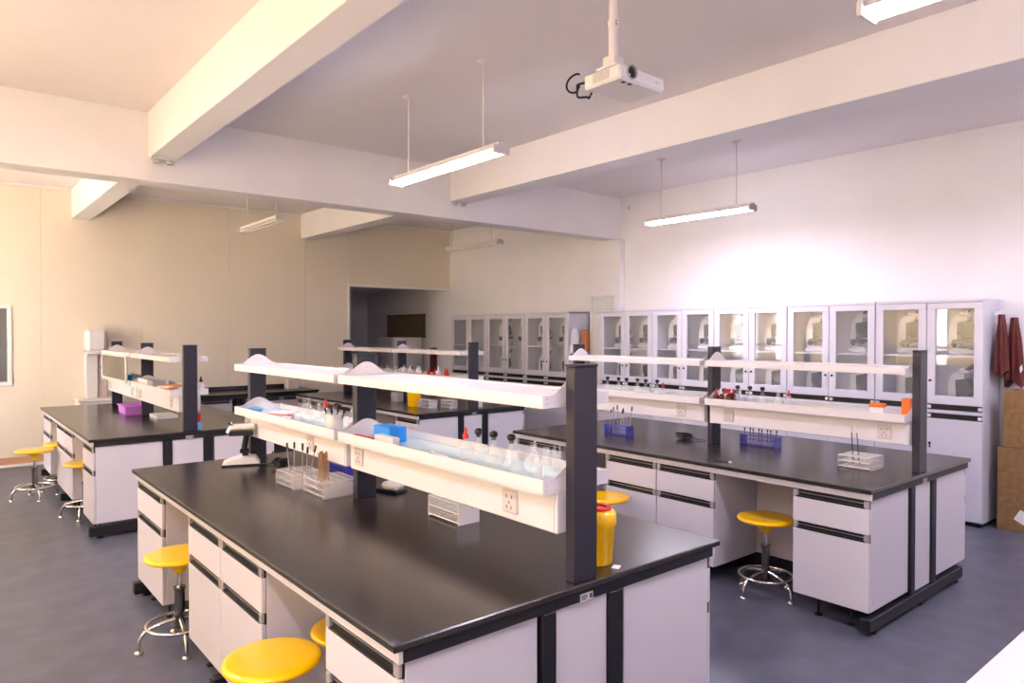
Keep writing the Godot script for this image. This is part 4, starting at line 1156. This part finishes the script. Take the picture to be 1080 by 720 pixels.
# ------------------------------------------------------------------ main
func _ready() -> void:
	rng.seed = 42
	# camera
	var cam := Camera3D.new()
	cam.name = "camera"
	cam.position = Vector3(0, 1.7, 0)
	cam.rotation = Vector3(-0.013301, -0.693326, 0)
	cam.fov = rad_to_deg(2.0 * atan(360.0 / 740.05))
	cam.near = 0.05
	cam.far = 100.0
	cam.current = true
	add_child(cam)
	# sky
	var sm := ProceduralSkyMaterial.new()
	sm.sky_top_color = Color(0.86, 0.86, 0.92)
	sm.sky_horizon_color = Color(0.97, 0.94, 0.93)
	sm.ground_bottom_color = Color(0.96, 0.90, 0.85)
	sm.ground_horizon_color = Color(1.0, 0.945, 0.90)
	sm.sky_energy_multiplier = 1.0
	var sky := Sky.new()
	sky.sky_material = sm
	var env := Environment.new()
	env.background_mode = Environment.BG_SKY
	env.sky = sky
	env.background_energy_multiplier = 25.0
	env.tonemap_mode = Environment.TONE_MAPPER_LINEAR
	env.tonemap_exposure = 1.03
	env.sdfgi_enabled = true
	env.ssao_enabled = true
	env.ssil_enabled = true
	var we := WorldEnvironment.new()
	we.name = "world_environment"
	we.environment = env
	add_child(we)
	make_materials()
	build_room()
	build_windows_dressing()
	var benches := [
		{"cx": 1.785, "posts": [-1.76, -3.38, -4.975], "word": "foreground bench", "sockets": [[0.16, 0.93], [0.28, 0.95]]},
		{"cx": 4.80, "posts": [-1.755, -3.26, -4.77], "word": "bench nearest the cardboard boxes", "sockets": [[0.1, 0.88], [0.15]]},
		{"cx": 1.785, "posts": [-6.64, -8.23, -9.80], "word": "bench by the dark window", "sockets": [[0.12, 0.9], [0.12, 0.9]]},
		{"cx": 4.80, "posts": [-6.47, -8.05, -9.62], "word": "bench in front of the alcove", "sockets": [[0.15, 0.85], [0.15, 0.85]]}]
	for c in benches: bench(c)
	build_tall_cabinets()
	stool(0.965, -2.545, 0.0, "yellow round stool in the foreground, drawn out from the kneehole")
	stool(1.035, -4.07, 0.4, "yellow round stool at the far kneehole of the foreground bench")
	stool(1.33, -2.60, 0.8, "yellow round stool pushed deep into the kneehole behind another stool")
	stool(3.80, -3.50, 0.2, "yellow round stool half hidden behind the nearest grey post and yellow bin")
	stool(4.17, -2.44, 0.3, "yellow round stool at the kneehole of the bench nearest the cardboard boxes")
	stool(0.82, -8.62, 0.6, "yellow round stool standing out from the bench by the dark window")
	stool(1.10, -7.49, 0.1, "yellow round stool tucked under the near part of the bench by the dark window")
	stool(1.10, -8.965, 0.9, "yellow round stool tucked under the far part of the bench by the dark window")
	lamp(2.97, -3.68, -5.07, 2.90, true, "lit tube lamp hanging in the middle of the ceiling bay, below the projector")
	lamp(6.13, -3.73, -5.03, 2.875, true, "lit tube lamp hanging above the tall cabinets")
	lamp(2.86, 0.13, -1.26, 2.93, true, "lit tube lamp cut by the top edge of the picture")
	lamp(6.13, 0.13, -1.26, 2.90, true, "lit tube lamp outside the picture above the cardboard boxes")
	lamp(-0.19, -3.68, -5.07, 2.90, true, "lit tube lamp outside the picture above the window aisle, farther one")
	lamp(-0.19, 0.13, -1.26, 2.90, true, "lit tube lamp outside the picture above the window aisle, nearer one")
	lamp(2.97, -7.5, -8.75, 2.91, false, "unlit tube lamp beyond the cross beam in front of the panel wall")
	lamp(6.10, -7.6, -8.9, 2.92, false, "unlit tube lamp beyond the cross beam above the alcove corner")
	build_projector()
	build_tray_things()
	build_worktop_things()
	build_far_things()
